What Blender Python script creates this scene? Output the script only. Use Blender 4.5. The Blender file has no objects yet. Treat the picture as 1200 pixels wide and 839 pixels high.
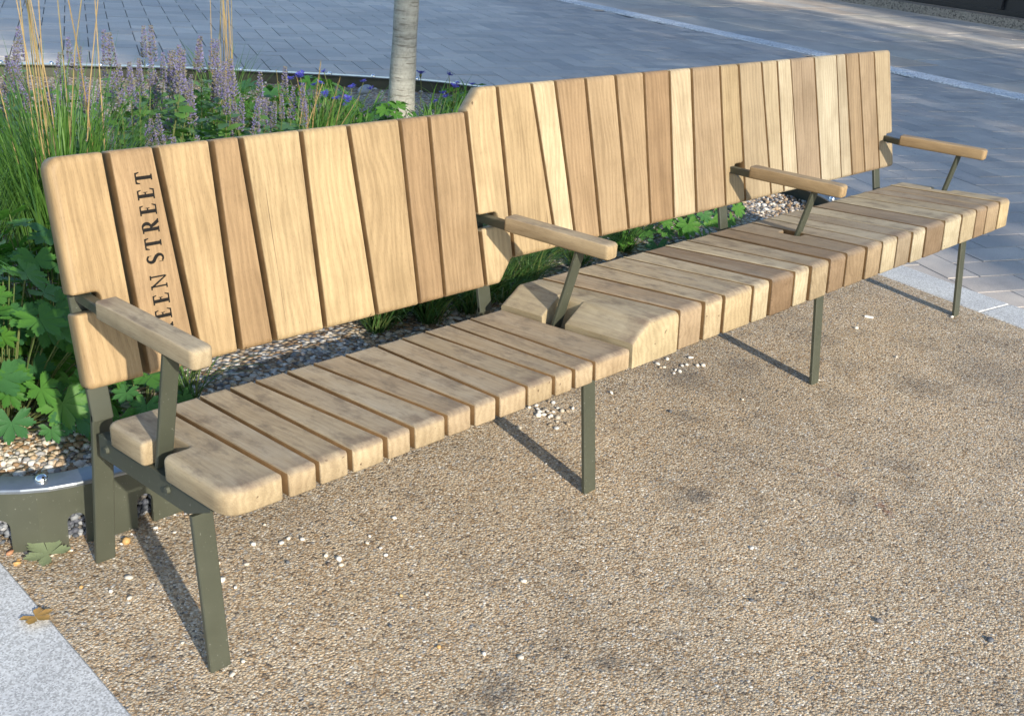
import bpy, math, random
import numpy as np
from mathutils import Vector, Matrix
random.seed(7)
rng = np.random.default_rng(11)
R = math.radians
scene = bpy.context.scene
COL = scene.collection

# ------------------------------------------------------------------ camera
CAM = Vector((-0.7806, -1.7029, 1.3097))
YAW, PITCH, ROLL = 0.82266, -0.40877, 0.08596
fwd = Vector((math.sin(YAW)*math.cos(PITCH), math.cos(YAW)*math.cos(PITCH), math.sin(PITCH)))
r0 = Vector((math.cos(YAW), -math.sin(YAW), 0)); u0 = r0.cross(fwd)
rt = r0*math.cos(ROLL)+u0*math.sin(ROLL); up = -r0*math.sin(ROLL)+u0*math.cos(ROLL)
cd = bpy.data.cameras.new('camera'); cam = bpy.data.objects.new('camera', cd); COL.objects.link(cam)
cd.sensor_width = 36; cd.lens = 1282.876*36/1200; cd.clip_start = .02; cd.clip_end = 500
cam.matrix_world = Matrix(((rt.x, up.x, -fwd.x, CAM.x), (rt.y, up.y, -fwd.y, CAM.y), (rt.z, up.z, -fwd.z, CAM.z), (0, 0, 0, 1)))
scene.camera = cam

def ray(px, py):
    return fwd+rt*((px-600)/1282.876)-up*((py-419.5)/1282.876)
def gp(px, py, z=0.):
    d = ray(px, py); return CAM+d*((z-CAM.z)/d.z)
def yp(px, py, y):
    d = ray(px, py); return CAM+d*((y-CAM.y)/d.y)
def proj(p):
    d = Vector(p)-CAM; z = d.dot(fwd)
    if z < .05: return None
    return 600+1282.876*d.dot(rt)/z, 419.5-1282.876*d.dot(up)/z

# ------------------------------------------------------------------ world, sun, exposure
SUN_E, SUN_AZ = math.atan(.45), math.atan2(-.235, -.972)
w = bpy.data.worlds.new('World'); scene.world = w; w.use_nodes = True
nt = w.node_tree; bg = nt.nodes['Background']
sky = nt.nodes.new('ShaderNodeTexSky'); sky.sky_type = 'NISHITA'; sky.sun_disc = False
sky.sun_elevation = SUN_E; sky.sun_rotation = SUN_AZ; sky.air_density = 1.; sky.dust_density = .6; sky.ozone_density = 1.4
nt.links.new(sky.outputs[0], bg.inputs[0]); bg.inputs[1].default_value = .135
sl = bpy.data.lights.new('sun', 'SUN'); sun = bpy.data.objects.new('sun', sl); COL.objects.link(sun)
sl.energy = 3.3; sl.angle = R(.9); sl.color = (1., .90, .74)
sd = Vector((.235*math.cos(SUN_E), .972*math.cos(SUN_E), -math.sin(SUN_E)))
sun.rotation_euler = sd.to_track_quat('-Z', 'Y').to_euler(); sun.location = (-4, -14, 8)
vs = scene.view_settings; vs.view_transform = 'Standard'; vs.look = 'None'; vs.gamma = 1; vs.exposure = 1.0

# ------------------------------------------------------------------ helpers
def tag(o, label=None, cat=None, group=None, kind=None):
    if label: o['label'] = label
    if cat: o['category'] = cat
    if group: o['group'] = group
    if kind: o['kind'] = kind
    return o
def link(o, parent=None):
    COL.objects.link(o)
    if parent is not None: o.parent = parent
    return o
def empty(name, loc=(0, 0, 0), rz=0):
    o = bpy.data.objects.new(name, None); o.location = loc; o.rotation_euler = (0, 0, rz); o.empty_display_size = .1
    return link(o)
def mesh(name, v, f, mat, smooth=False, angle=None):
    me = bpy.data.meshes.new(name); me.from_pydata([tuple(a) for a in v], [], [tuple(a) for a in f]); me.validate()
    me.materials.append(mat)
    if smooth:
        me.polygons.foreach_set('use_smooth', [True]*len(me.polygons))
        if angle: me.set_sharp_from_angle(angle=R(angle))
    me.update(); return me
def obj(name, me, parent=None, mtx=None):
    o = bpy.data.objects.new(name, me)
    if mtx is not None: o.matrix_local = mtx
    return link(o, parent)
def boxv(x0, x1, y0, y1, z0, z1):
    v = [(x, y, z) for z in (z0, z1) for y in (y0, y1) for x in (x0, x1)]
    f = [(0, 2, 3, 1), (4, 5, 7, 6), (0, 1, 5, 4), (2, 6, 7, 3), (0, 4, 6, 2), (1, 3, 7, 5)]
    return v, f
class MB:
    def __init__(s): s.v = []; s.f = []
    def add(s, v, f):
        n = len(s.v); s.v += [tuple(a) for a in v]; s.f += [tuple(i+n for i in q) for q in f]; return s
    def box(s, *a): return s.add(*boxv(*a))
    def tube(s, pts, rad, n=8, cap=True):
        pts = [Vector(p) for p in pts]; rings = []; b = len(s.v)
        rad = rad if hasattr(rad, '__len__') else [rad]*len(pts)
        ref = None
        for i, p in enumerate(pts):
            d = (pts[min(i+1, len(pts)-1)]-pts[max(i-1, 0)]).normalized()
            if ref is None: ref = d.orthogonal().normalized()
            a = (ref-d*ref.dot(d)).normalized(); c = d.cross(a); ref = a
            for k in range(n):
                t = 2*math.pi*k/n; q = p+(a*math.cos(t)+c*math.sin(t))*rad[i]; s.v.append(tuple(q))
        for i in range(len(pts)-1):
            for k in range(n): s.f.append((b+i*n+k, b+i*n+(k+1) % n, b+(i+1)*n+(k+1) % n, b+(i+1)*n+k))
        if cap:
            s.f.append(tuple(b+k for k in range(n))[::-1]); s.f.append(tuple(b+(len(pts)-1)*n+k for k in range(n)))
        return s
    def mesh(s, name, mat, smooth=False, angle=None): return mesh(name, s.v, s.f, mat, smooth, angle)
def bar(p, q, wx, th, ydir=None):
    """flat bar from p to q: wide wx along X, thickness th in the plane x=const; small chamfer"""
    p = Vector(p); q = Vector(q); d = (q-p).normalized(); n = Vector((1, 0, 0)).cross(d).normalized(); x = Vector((1, 0, 0))
    c = min(.0018, th*.25); v = []; f = []
    prof = [(-wx/2+c, -th/2), (wx/2-c, -th/2), (wx/2, -th/2+c), (wx/2, th/2-c), (wx/2-c, th/2), (-wx/2+c, th/2), (-wx/2, th/2-c), (-wx/2, -th/2+c)]
    for e in (p, q): v += [e+x*a+n*b for a, b in prof]
    for k in range(8): f.append((k, (k+1) % 8, 8+(k+1) % 8, 8+k))
    f.append(tuple(range(8))[::-1]); f.append(tuple(range(8, 16)))
    return v, f

# ------------------------------------------------------------------ materials
def newmat(name):
    m = bpy.data.materials.new(name); m.use_nodes = True; m.node_tree.nodes.clear(); return m, NT(m.node_tree)
class NT:
    def __init__(s, t): s.t = t
    def n(s, typ, **k):
        nd = s.t.nodes.new('ShaderNode'+typ)
        ins = k.pop('i', {})
        for a, b in k.items(): setattr(nd, a, b)
        for a, b in ins.items():
            if hasattr(b, 'is_output') or isinstance(b, bpy.types.NodeSocket): s.t.links.new(b, nd.inputs[a])
            else: nd.inputs[a].default_value = b
        return nd
    def l(s, a, b): s.t.links.new(a, b)
    def math(s, op, a, b=0., c=None):
        d = {0: a, 1: b}
        if c is not None: d[2] = c
        return s.n('Math', operation=op, i=d).outputs[0]
    def mix(s, fac, a, b, mode='MIX'):
        nd = s.n('Mix', data_type='RGBA', blend_type=mode, i={0: fac, 6: a, 7: b}); return nd.outputs[2]
    def ramp(s, fac, stops, interp='LINEAR'):
        nd = s.n('ValToRGB', i={0: fac}); cr = nd.color_ramp; cr.interpolation = interp
        while len(cr.elements) < len(stops): cr.elements.new(.5)
        for e, (p, c) in zip(cr.elements, stops):
            e.position = p; e.color = (c, c, c, 1) if not hasattr(c, '__len__') else (*c, 1)
        return nd.outputs[0]
    def noise(s, vec, scale, detail=3, rough=.55, dist=0.):
        return s.n('TexNoise', i={'Vector': vec, 'Scale': scale, 'Detail': detail, 'Roughness': rough, 'Distortion': dist})
    def mapr(s, v, a, b, c=0., d=1.):
        return s.n('MapRange', i={0: v, 1: a, 2: b, 3: c, 4: d}).outputs[0]
    def out(s, sh): s.n('OutputMaterial', i={0: sh})
    def bsdf(s, col, rough=.6, spec=.4, normal=None, **k):
        ins = {'Base Color': col, 'Roughness': rough, 'Specular IOR Level': spec}
        if normal is not None: ins['Normal'] = normal
        ins.update(k.get('i', {})); return s.n('BsdfPrincipled', i=ins).outputs[0]
    def bump(s, h, strength, dist):
        return s.n('Bump', i={'Height': h, 'Strength': strength, 'Distance': dist}).outputs[0]

def wood(name, weather):
    m, t = newmat(name)
    tc = t.n('TexCoord'); oi = t.n('ObjectInfo')
    seed = t.n('CombineXYZ', i={0: t.math('MULTIPLY', oi.outputs['Random'], 37.), 1: t.math('MULTIPLY', oi.outputs['Random'], 91.3), 2: t.math('MULTIPLY', oi.outputs['Random'], 13.7)}).outputs[0]
    co = t.n('VectorMath', operation='ADD', i={0: tc.outputs['Object'], 1: seed}).outputs[0]
    def st(x, y, z): return t.n('Mapping', i={0: co, 3: (x, y, z)}).outputs[0]
    # slow waviness bends the rings, giving arches
    warp = t.noise(st(5, 2.2, 5), 1., 2, .5)
    ringco = t.n('VectorMath', operation='ADD', i={0: st(1, .10, 1), 1: t.n('VectorMath', operation='SCALE', i={0: warp.outputs['Color'], 'Scale': .085}).outputs[0]}).outputs[0]
    wave = t.n('TexWave', wave_type='BANDS', bands_direction='X', i={'Vector': ringco, 'Scale': 20., 'Distortion': 8., 'Detail': 5., 'Detail Scale': 1.6, 'Detail Roughness': .6})
    streak = t.noise(st(1, .035, 1), 420., 4, .65)
    band = t.noise(st(1, .12, 1), 26., 3, .55)
    fleck = t.noise(st(1, .12, 1), 900., 2, .5)
    blotch = t.noise(co, 9., 3, .55)
    g = t.math('ADD', t.math('MULTIPLY', wave.outputs['Color'], .15), t.math('ADD', t.math('MULTIPLY', streak.outputs[0], .50), t.math('MULTIPLY', band.outputs[0], .55)))
    val = t.mapr(g, .40, .82, .70, 1.12)
    col = t.mix(1., oi.outputs['Color'], t.n('CombineColor', i={0: val, 1: t.math('POWER', val, 1.12), 2: t.math('POWER', val, 1.30)}).outputs[0], 'MULTIPLY')
    fl = t.ramp(fleck.outputs[0], [(.30, .62), (.44, 1.)])
    col = t.mix(.5, col, fl, 'MULTIPLY')
    bl = t.ramp(blotch.outputs[0], [(.28, (.80, .76, .70)), (.55, (1.02, 1.0, .98)), (.8, (1.08, 1.06, 1.02))])
    col = t.mix(.7, col, bl, 'MULTIPLY')
    # knots: sparse dark spots stretched along the board
    kn = t.n('TexVoronoi', i={'Vector': st(1, .55, 1), 'Scale': 7.})
    kc = t.math('LESS_THAN', t.n('SeparateColor', i={0: kn.outputs['Color']}).outputs[0], .10)
    kd = t.mapr(kn.outputs['Distance'], .0, .085, 1., 0.)
    kd = t.math('MULTIPLY', t.math('MULTIPLY', kd, kc), t.mapr(streak.outputs[0], .35, .7, .4, 1.))
    col = t.mix(t.math('MULTIPLY', kd, .8), col, (.10, .055, .028, 1))
    col = t.mix(1., col, (.98, 1.0, .90, 1), 'MULTIPLY')
    col = t.n('HueSaturation', i={'Saturation': .87, 'Value': .72 if weather else .60, 'Color': col}).outputs[0]
    ck = t.ramp(t.noise(st(1, .018, 1), 95., 2, .4).outputs[0], [(.735, 0.), (.755, .8)])
    col = t.mix(ck, col, (.09, .055, .03, 1))
    rough = .55
    if weather > 0:
        ns = t.n('SeparateXYZ', i={0: tc.outputs['Normal']}).outputs[2]
        upf = t.mapr(ns, .45, .95)
        wn = t.noise(st(1, .25, 1), 16., 4, .62)
        wf = t.math('MULTIPLY', upf, t.mapr(wn.outputs[0], .30, .68, .25, 1.))
        grey = t.mix(streak.outputs[0], (.24, .215, .17, 1), (.55, .505, .415, 1))
        col = t.mix(t.math('MULTIPLY', wf, t.mapr(oi.outputs['Random'], 0., 1., weather*.35, weather*1.15)), col, grey)
        dn = t.noise(st(1.0, .45, 1), 30., 5, .7)
        df = t.math('MULTIPLY', upf, t.ramp(dn.outputs[0], [(.49, 0.), (.66, .72)]))
        col = t.mix(df, col, (.16, .13, .10, 1))
        # front end of the board: golden below, grimy line at the turn
        sep = t.n('SeparateXYZ', i={0: tc.outputs['Object']}).outputs
        edge = t.math('MULTIPLY', t.mapr(sep[1], .050, .018, 0., 1.), t.mapr(ns, .25, .75, 0., 1.))
        edge = t.math('MULTIPLY', edge, t.mapr(dn.outputs[0], .35, .62, .1, .85))
        col = t.mix(edge, col, (.20, .15, .11, 1))
        rough = .68
    h = t.math('ADD', t.math('MULTIPLY', streak.outputs[0], .6), t.math('ADD', t.math('MULTIPLY', fleck.outputs[0], .35), t.math('MULTIPLY', wave.outputs['Color'], .08)))
    nm = t.bump(h, .55 if weather else .42, .0011)
    t.out(t.bsdf(col, rough, .32, nm)); return m

def simple(name, col, rough=.5, spec=.4, metal=0., var=.15, scale=40., bump=.0, bd=.002):
    m, t = newmat(name); tc = t.n('TexCoord'); nz = t.noise(tc.outputs['Object'], scale, 4, .6)
    k = t.mapr(nz.outputs[0], .3, .7, 1-var, 1+var)
    c = t.mix(1., (*col, 1), t.n('CombineColor', i={0: k, 1: k, 2: k}).outputs[0], 'MULTIPLY')
    nm = t.bump(nz.outputs[0], bump, bd) if bump else None
    t.out(t.bsdf(c, rough, spec, nm, i={'Metallic': metal})); return m

def mat_paint():
    m, t = newmat('olive_painted_steel'); tc = t.n('TexCoord')
    n1 = t.noise(tc.outputs['Object'], 14., 4, .6); n2 = t.noise(tc.outputs['Object'], 160., 3, .6)
    c = t.mix(n1.outputs[0], (.046, .051, .037, 1), (.066, .072, .052, 1))
    sc = t.ramp(n2.outputs[0], [(.66, 0.), (.73, .45)])
    c = t.mix(sc, c, (.26, .27, .24, 1))
    t.out(t.bsdf(c, t.mapr(n1.outputs[0], .3, .7, .38, .52), .45, t.bump(n2.outputs[0], .06, .001))); return m

def mat_resin():
    m, t = newmat('resin_bound_gravel'); tc = t.n('TexCoord'); co = tc.outputs['Object']
    wob = t.noise(co, 90., 2, .5)
    cw = t.n('VectorMath', operation='ADD', i={0: co, 1: t.n('VectorMath', operation='SCALE', i={0: wob.outputs['Color'], 'Scale': .004}).outputs[0]}).outputs[0]
    v1 = t.n('TexVoronoi', i={'Vector': cw, 'Scale': 190., 'Randomness': 1.})
    v2 = t.n('TexVoronoi', i={'Vector': cw, 'Scale': 420., 'Randomness': 1.})
    s1 = t.n('SeparateColor', i={0: v1.outputs['Color']}).outputs; s2 = t.n('SeparateColor', i={0: v2.outputs['Color']}).outputs
    pal = [(0., (.15, .125, .10)), (.06, (.29, .205, .125)), (.18, (.41, .295, .18)), (.36, (.51, .40, .275)), (.54, (.58, .49, .36)), (.72, (.46, .395, .31)), (.84, (.64, .585, .49)), (.94, (.33, .325, .32)), (.975, (.80, .76, .69))]
    c1 = t.ramp(s1[0], pal, 'CONSTANT'); c2 = t.ramp(s2[0], pal, 'CONSTANT')
    c = t.mix(t.math('GREATER_THAN', s1[1], .62), c1, c2)
    # resin-filled gaps are dark
    gap = t.mapr(v1.outputs['Distance'], .35, .75, 1., .60)
    c = t.mix(.75, c, t.n('CombineColor', i={0: gap, 1: gap, 2: gap}).outputs[0], 'MULTIPLY')
    big = t.noise(co, 1.3, 5, .6); mid = t.noise(co, 7., 4, .6)
    c = t.mix(.75, c, t.ramp(big.outputs[0], [(.30, (.62, .62, .64)), (.5, (.94, .93, .92)), (.7, (1.12, 1.09, 1.05))]), 'MULTIPLY')
    c = t.mix(.8, c, t.ramp(mid.outputs[0], [(.27, (.62, .62, .64)), (.42, (.95, .95, .95)), (.62, (1.06, 1.05, 1.04))]), 'MULTIPLY')
    # old stains and soft dark patches; those far right paint shade into the colour
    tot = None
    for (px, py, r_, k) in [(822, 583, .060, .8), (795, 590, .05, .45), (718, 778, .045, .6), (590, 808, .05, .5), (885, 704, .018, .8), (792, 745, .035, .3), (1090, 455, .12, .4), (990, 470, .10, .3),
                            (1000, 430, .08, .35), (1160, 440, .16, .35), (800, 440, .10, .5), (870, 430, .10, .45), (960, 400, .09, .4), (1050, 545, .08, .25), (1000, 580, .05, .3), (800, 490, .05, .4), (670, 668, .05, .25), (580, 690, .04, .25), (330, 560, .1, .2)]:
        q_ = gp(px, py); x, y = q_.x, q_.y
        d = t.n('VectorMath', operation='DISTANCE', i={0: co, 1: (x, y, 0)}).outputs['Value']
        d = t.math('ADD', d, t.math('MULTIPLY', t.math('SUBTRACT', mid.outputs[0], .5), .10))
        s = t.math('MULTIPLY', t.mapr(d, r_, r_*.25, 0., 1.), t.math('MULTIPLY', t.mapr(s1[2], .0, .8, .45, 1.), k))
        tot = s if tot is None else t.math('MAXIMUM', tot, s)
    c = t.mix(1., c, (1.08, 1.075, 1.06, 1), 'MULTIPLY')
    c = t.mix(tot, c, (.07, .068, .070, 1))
    # reddish scrape
    sc = None
    for (px, py, r_) in [(960, 546, .010), (970, 551, .014), (980, 557, .012), (990, 562, .009), (1024, 585, .013), (1032, 593, .018), (1040, 601, .016), (1046, 607, .009)]:
        q_ = gp(px, py)
        d = t.n('VectorMath', operation='DISTANCE', i={0: co, 1: (q_.x, q_.y, 0)}).outputs['Value']
        d = t.math('ADD', d, t.math('MULTIPLY', t.math('SUBTRACT', wob.outputs[0], .5), .02))
        q_ = t.mapr(d, r_, r_*.3, 0., .6); sc = q_ if sc is None else t.math('MAXIMUM', sc, q_)
    c = t.mix(sc, c, (.20, .085, .055, 1))
    h = t.math('ADD', t.math('MULTIPLY', t.mapr(v1.outputs['Distance'], 0., .8, 1., 0.), 1.), t.math('ADD', t.math('MULTIPLY', s1[2], .6), t.math('MULTIPLY', t.mapr(v2.outputs['Distance'], 0., .7, 1., 0.), .35)))
    t.out(t.bsdf(c, t.mapr(s1[1], 0., 1., .42, .75), .35, t.bump(h, .8, .0026))); return m

def mat_granite(name, base, dark, spk=260.):
    m, t = newmat(name); tc = t.n('TexCoord'); oi = t.n('ObjectInfo'); co = tc.outputs['Object']
    v = t.n('TexVoronoi', i={'Vector': co, 'Scale': spk}); s = t.n('SeparateColor', i={0: v.outputs['Color']}).outputs
    n1 = t.noise(co, 6., 4, .6); n2 = t.noise(co, 700., 2, .5)
    c = t.ramp(s[0], [(0., dark), (.10, tuple(a*.72 for a in base)), (.3, base), (.75, tuple(min(1, a*1.18) for a in base)), (.93, tuple(a*.6 for a in base))], 'CONSTANT')
    c = t.mix(.8, c, t.ramp(n1.outputs[0], [(.3, (.82, .82, .84)), (.6, (1.04, 1.04, 1.04))]), 'MULTIPLY')
    k = t.mapr(oi.outputs['Random'], 0., 1., .93, 1.06); c = t.mix(1., c, t.n('CombineColor', i={0: k, 1: k, 2: k}).outputs[0], 'MULTIPLY')
    dn = t.ramp(t.noise(co, 24., 5, .72).outputs[0], [(.57, 0.), (.74, .5)])
    c = t.mix(dn, c, (.12, .115, .11, 1))
    t.out(t.bsdf(c, .72, .3, t.bump(t.math('ADD', n2.outputs[0], t.math('MULTIPLY', s[1], .4)), .35, .0015))); return m

def mat_paver(name, cols, island=False):
    m, t = newmat(name); tc = t.n('TexCoord'); oi = t.n('ObjectInfo'); ge = t.n('NewGeometry')
    rnd = ge.outputs['Random Per Island'] if island else oi.outputs['Random']
    c = t.ramp(rnd, [(i/(len(cols)-1), q) for i, q in enumerate(cols)])
    pos = ge.outputs['Position']
    n1 = t.noise(pos, 5., 5, .65); n2 = t.noise(pos, 260., 3, .6); n3 = t.noise(pos, .7, 4, .6)
    c = t.mix(.85, c, t.ramp(n1.outputs[0], [(.3, (.78, .78, .79)), (.55, (1., 1., 1.)), (.75, (1.14, 1.13, 1.11))]), 'MULTIPLY')
    c = t.mix(.85, c, t.ramp(n3.outputs[0], [(.3, (.80, .80, .82)), (.7, (1.14, 1.13, 1.11))]), 'MULTIPLY')
    c = t.mix(.6, c, t.ramp(n2.outputs[0], [(.3, .68), (.5, 1.), (.72, 1.35)]), 'MULTIPLY')
    t.out(t.bsdf(c, t.mapr(n1.outputs[0], .3, .7, .5, .72), .4, t.bump(n2.outputs[0], .35, .002))); return m

def mat_leaf(name, a, b, c3=None, trans=.35, rough=.45):
    m, t = newmat(name); tc = t.n('TexCoord'); oi = t.n('ObjectInfo'); ge = t.n('NewGeometry')
    rnd = t.math('FRACT', t.math('ADD', oi.outputs['Random'], ge.outputs['Random Per Island']))
    st = [(0., a), (.6, b)] + ([(1., c3)] if c3 else [])
    col = t.ramp(rnd, st)
    nz = t.noise(tc.outputs['Object'], 60., 3, .6)
    col = t.mix(.6, col, t.ramp(nz.outputs[0], [(.3, .72), (.7, 1.22)]), 'MULTIPLY')
    p = t.bsdf(col, rough, .45, t.bump(nz.outputs[0], .25, .002))
    tr = t.n('BsdfTranslucent', i={0: t.mix(1., col, (1.25, 1.35, .55, 1), 'MULTIPLY')}).outputs[0]
    t.out(t.n('MixShader', i={0: trans, 1: p, 2: tr}).outputs[0]); return m

def mat_pebble(name, pal):
    m, t = newmat(name); ge = t.n('NewGeometry'); oi = t.n('ObjectInfo')
    rnd = t.math('FRACT', t.math('ADD', oi.outputs['Random'], ge.outputs['Random Per Island']))
    c = t.ramp(rnd, [(i/len(pal), q) for i, q in enumerate(pal)], 'CONSTANT')
    nz = t.noise(ge.outputs['Position'], 300., 3, .6)
    c = t.mix(.6, c, t.ramp(nz.outputs[0], [(.3, .75), (.7, 1.15)]), 'MULTIPLY')
    t.out(t.bsdf(c, .6, .35, t.bump(nz.outputs[0], .2, .001))); return m

def mat_soil():
    m, t = newmat('bed_gravel'); tc = t.n('TexCoord'); co = tc.outputs['Object']
    v = t.n('TexVoronoi', i={'Vector': co, 'Scale': 75.}); s_ = t.n('SeparateColor', i={0: v.outputs['Color']}).outputs
    c = t.ramp(s_[0], [(i/10, q) for i, q in enumerate(PEB)], 'CONSTANT')
    g_ = t.mapr(v.outputs['Distance'], .35, .8, 1., .35); c = t.mix(1., c, t.n('CombineColor', i={0: g_, 1: g_, 2: g_}).outputs[0], 'MULTIPLY')
    t.out(t.bsdf(c, .8, .25, t.bump(t.mapr(v.outputs['Distance'], 0., .8, 1., 0.), 1., .01))); return m
PEB = [(.48, .40, .30), (.62, .57, .50), (.30, .20, .12), (.40, .30, .20), (.70, .67, .62), (.22, .20, .19), (.45, .34, .22), (.55, .50, .44), (.33, .33, .34), (.26, .17, .10)]
M = {}
M['oak'] = wood('oak_back', 0.)
M['oak_seat'] = wood('oak_seat_weathered', .62)
M['oak_arm'] = wood('oak_armrest', .45)
M['oak_gap_shade'] = simple('gap_shaded_oak_side', (.22, .132, .060), .9, .15, var=.18, scale=35)  # slat sides facing the gaps: gap shade painted in as darker brown
M['paint'] = mat_paint()
M['ink'] = simple('engraved_letter_paint', (.012, .011, .010), .8, .15, var=.3, scale=200)
M['resin'] = mat_resin()
M['granite'] = mat_granite('silver_granite', (.52, .54, .56), (.36, .37, .38), 330.)
M['granite_far'] = mat_granite('pale_granite_band', (.74, .75, .76), (.25, .25, .26), 120.)
PC = [(.43, .40, .375), (.50, .46, .425), (.37, .355, .345), (.54, .49, .445), (.45, .42, .395), (.57, .52, .47), (.40, .385, .38)]
M['paver'] = mat_paver('blue_grey_paver', PC); M['paver_stuff'] = mat_paver('blue_grey_paver_far', PC, True)
M['slab'] = mat_paver('york_stone', [(.44, .43, .41), (.52, .48, .41), (.42, .42, .415), (.56, .51, .44), (.48, .47, .45), (.52, .44, .36)])
M['joint'] = simple('joint_sand', (.085, .088, .092), .9, .2, var=.3, scale=60)
M['soil'] = mat_soil()
PEB = [(.48, .40, .30), (.62, .57, .50), (.30, .20, .12), (.40, .30, .20), (.70, .67, .62), (.22, .20, .19), (.45, .34, .22), (.55, .50, .44), (.33, .33, .34), (.26, .17, .10)]
M['pebble'] = mat_pebble('flint_pebbles', PEB)
M['pebble_w'] = mat_pebble('white_pebbles', [(.62, .60, .56), (.70, .68, .64), (.52, .48, .42), (.64, .60, .52)])
M['pebble_m'] = mat_pebble('mixed_pale_pebbles', [(.60, .57, .52), (.42, .38, .32), (.68, .65, .60), (.33, .27, .20), (.5, .5, .5)])
M['pebble_d'] = mat_pebble('dark_pebbles', [(.10, .11, .13), (.16, .16, .17), (.13, .10, .08)])
M['pebble_o'] = mat_pebble('ochre_pebbles', [(.48, .30, .12), (.40, .20, .11), (.5, .36, .18)])
M['chrome'] = simple('polished_steel', (.80, .81, .83), .08, .5, metal=1., var=.03)
M['ger'] = mat_leaf('geranium_leaf', (.055, .17, .030), (.11, .28, .040), (.040, .14, .065), .36, .5)
M['aga_leaf'] = mat_leaf('agastache_leaf', (.085, .21, .05), (.15, .31, .075), (.09, .20, .10), .4)
M['blade'] = mat_leaf('grass_blade', (.075, .18, .035), (.13, .26, .055), (.05, .14, .065), .4)
M['sedge'] = mat_leaf('sedge_blade', (.045, .11, .035), (.09, .20, .055), (.17, .19, .07), .35)
M['straw'] = mat_leaf('straw_stem', (.36, .25, .10), (.46, .34, .17), (.24, .22, .09), .2, .6)
M['stem'] = mat_leaf('green_stem', (.09, .14, .04), (.14, .17, .06), None, .15, .6)
M['floret'] = mat_leaf('lavender_floret', (.17, .155, .34), (.26, .24, .46), (.20, .18, .19), .25, .6)
M['calyx'] = mat_leaf('calyx', (.16, .15, .13), (.22, .21, .14), None, .2, .6)
M['corn'] = mat_leaf('cornflower_petal', (.05, .06, .42), (.10, .10, .58), (.07, .05, .36), .3, .5)
M['crown'] = mat_leaf('tree_leaf', (.05, .13, .025), (.09, .19, .035), None, .4)

# ------------------------------------------------------------------ planter outline (closed smooth curve)
CTRL = [(-.48, .62), (-.20, .33), (-.11, .252), (-.03, .205), (.06, .185), (.16, .178), (.6, .19), (1.5, .24), (2.5, .29), (3.15, .33), (3.46, .41), (3.66, .60), (3.92, 1.4), (4.10, 2.3), (4.10, 2.9), (3.90, 3.38), (3.59, 3.67), (3.18, 3.98), (2.38, 4.47), (1.3, 4.9), (.1, 4.8), (-.9, 4.0), (-1.15, 2.6), (-.95, 1.4)]
def catmull(P, per=14):
    out = []; n = len(P)
    for i in range(n):
        a, b, c, d = (np.array(P[(i+k-1) % n]) for k in range(4))
        for j in range(per):
            u = j/per
            out.append(.5*((2*b)+(c-a)*u+(2*a-5*b+4*c-d)*u*u+(-a+3*b-3*c+d)*u**3))
    return np.array(out)
RIM = catmull(CTRL)
seg = np.roll(RIM, -1, 0)-RIM; SL = np.hypot(seg[:, 0], seg[:, 1]); SC = np.concatenate([[0], np.cumsum(SL)])
def rim_at(s, inset=0.):
    s = s % SC[-1]; i = min(np.searchsorted(SC, s, 'right')-1, len(RIM)-1); u = (s-SC[i])/SL[i]
    p = RIM[i]+seg[i]*u
    d0 = seg[i]/SL[i]; d1 = seg[(i+1) % len(RIM)]/SL[(i+1) % len(RIM)]; d = d0*(1-u)+d1*u; d = d/np.hypot(*d)
    n = np.array([-d[1], d[0]])          # inward (curve runs counter-clockwise)
    q = p+n*inset; return q
def inside(x, y, poly=RIM):
    px, py = poly[:, 0], poly[:, 1]; qx, qy = np.roll(px, -1), np.roll(py, -1)
    c = ((py > y) != (qy > y)) & (x < (qx-px)*(y-py)/(qy-py+1e-12)+px); return bool(c.sum() % 2)
KR0, KR1 = np.array((3.30, .50)), np.array((2.80, -2.5))      # resin / right kerb edge
def kerb_x(y): return KR0[0]+(y-KR0[1])*(KR1[0]-KR0[0])/(KR1[1]-KR0[1])
KW = .195
def band_x(y): return 8.70+(y-1.64)*.1833
# ------------------------------------------------------------------ ground
g = obj('ground', mesh('ground', [(-250, -250, -.03), (250, -250, -.03), (250, 250, -.03), (-250, 250, -.03)], [(0, 1, 2, 3)], M['joint'])); tag(g, kind='structure')
# paving bed under the blocks
pav = obj('paving', mesh('paving_bed', [(-14, -8, -.010), (kerb_x(-8)+.05, -8, -.010), (kerb_x(.5)+.05, .5, -.010), (3.2, 3.2, -.010), (-1.2, 3.2, -.010), (-1.2, .9, -.010), (-14, .9, -.010),
      (14, -8, -.010), (14, 26, -.010), (-14, 26, -.010)], [(1, 7, 8, 3, 2), (3, 8, 9, 6, 5, 4)], M['joint'])); tag(pav, kind='structure')
# resin-bound gravel between the two kerbs
v = [(-.147, -4), (kerb_x(-4), -4), (kerb_x(.45), .45), (-.12, .45)]
v = [(-.30, -4, .003), (kerb_x(-4)+.04, -4, .003), (kerb_x(.48)+.04, .48, .003), (-.16, .48, .003)]
res = obj('resin_gravel_surface', mesh('resin_gravel', v, [(0, 1, 2, 3)], M['resin'])); tag(res, kind='structure')

def chamfer_block(l, w_, h, c):
    v = []; f = []
    for (ins, z) in ((0, -h), (0, -c), (c, 0)):
        v += [(-l/2+ins, -w_/2+ins, z), (l/2-ins, -w_/2+ins, z), (l/2-ins, w_/2-ins, z), (-l/2+ins, w_/2-ins, z)]
    for k in range(2):
        for i in range(4): f.append((k*4+i, k*4+(i+1) % 4, k*4+4+(i+1) % 4, k*4+4+i))
    f.append((8, 9, 10, 11)); return v, f
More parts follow.
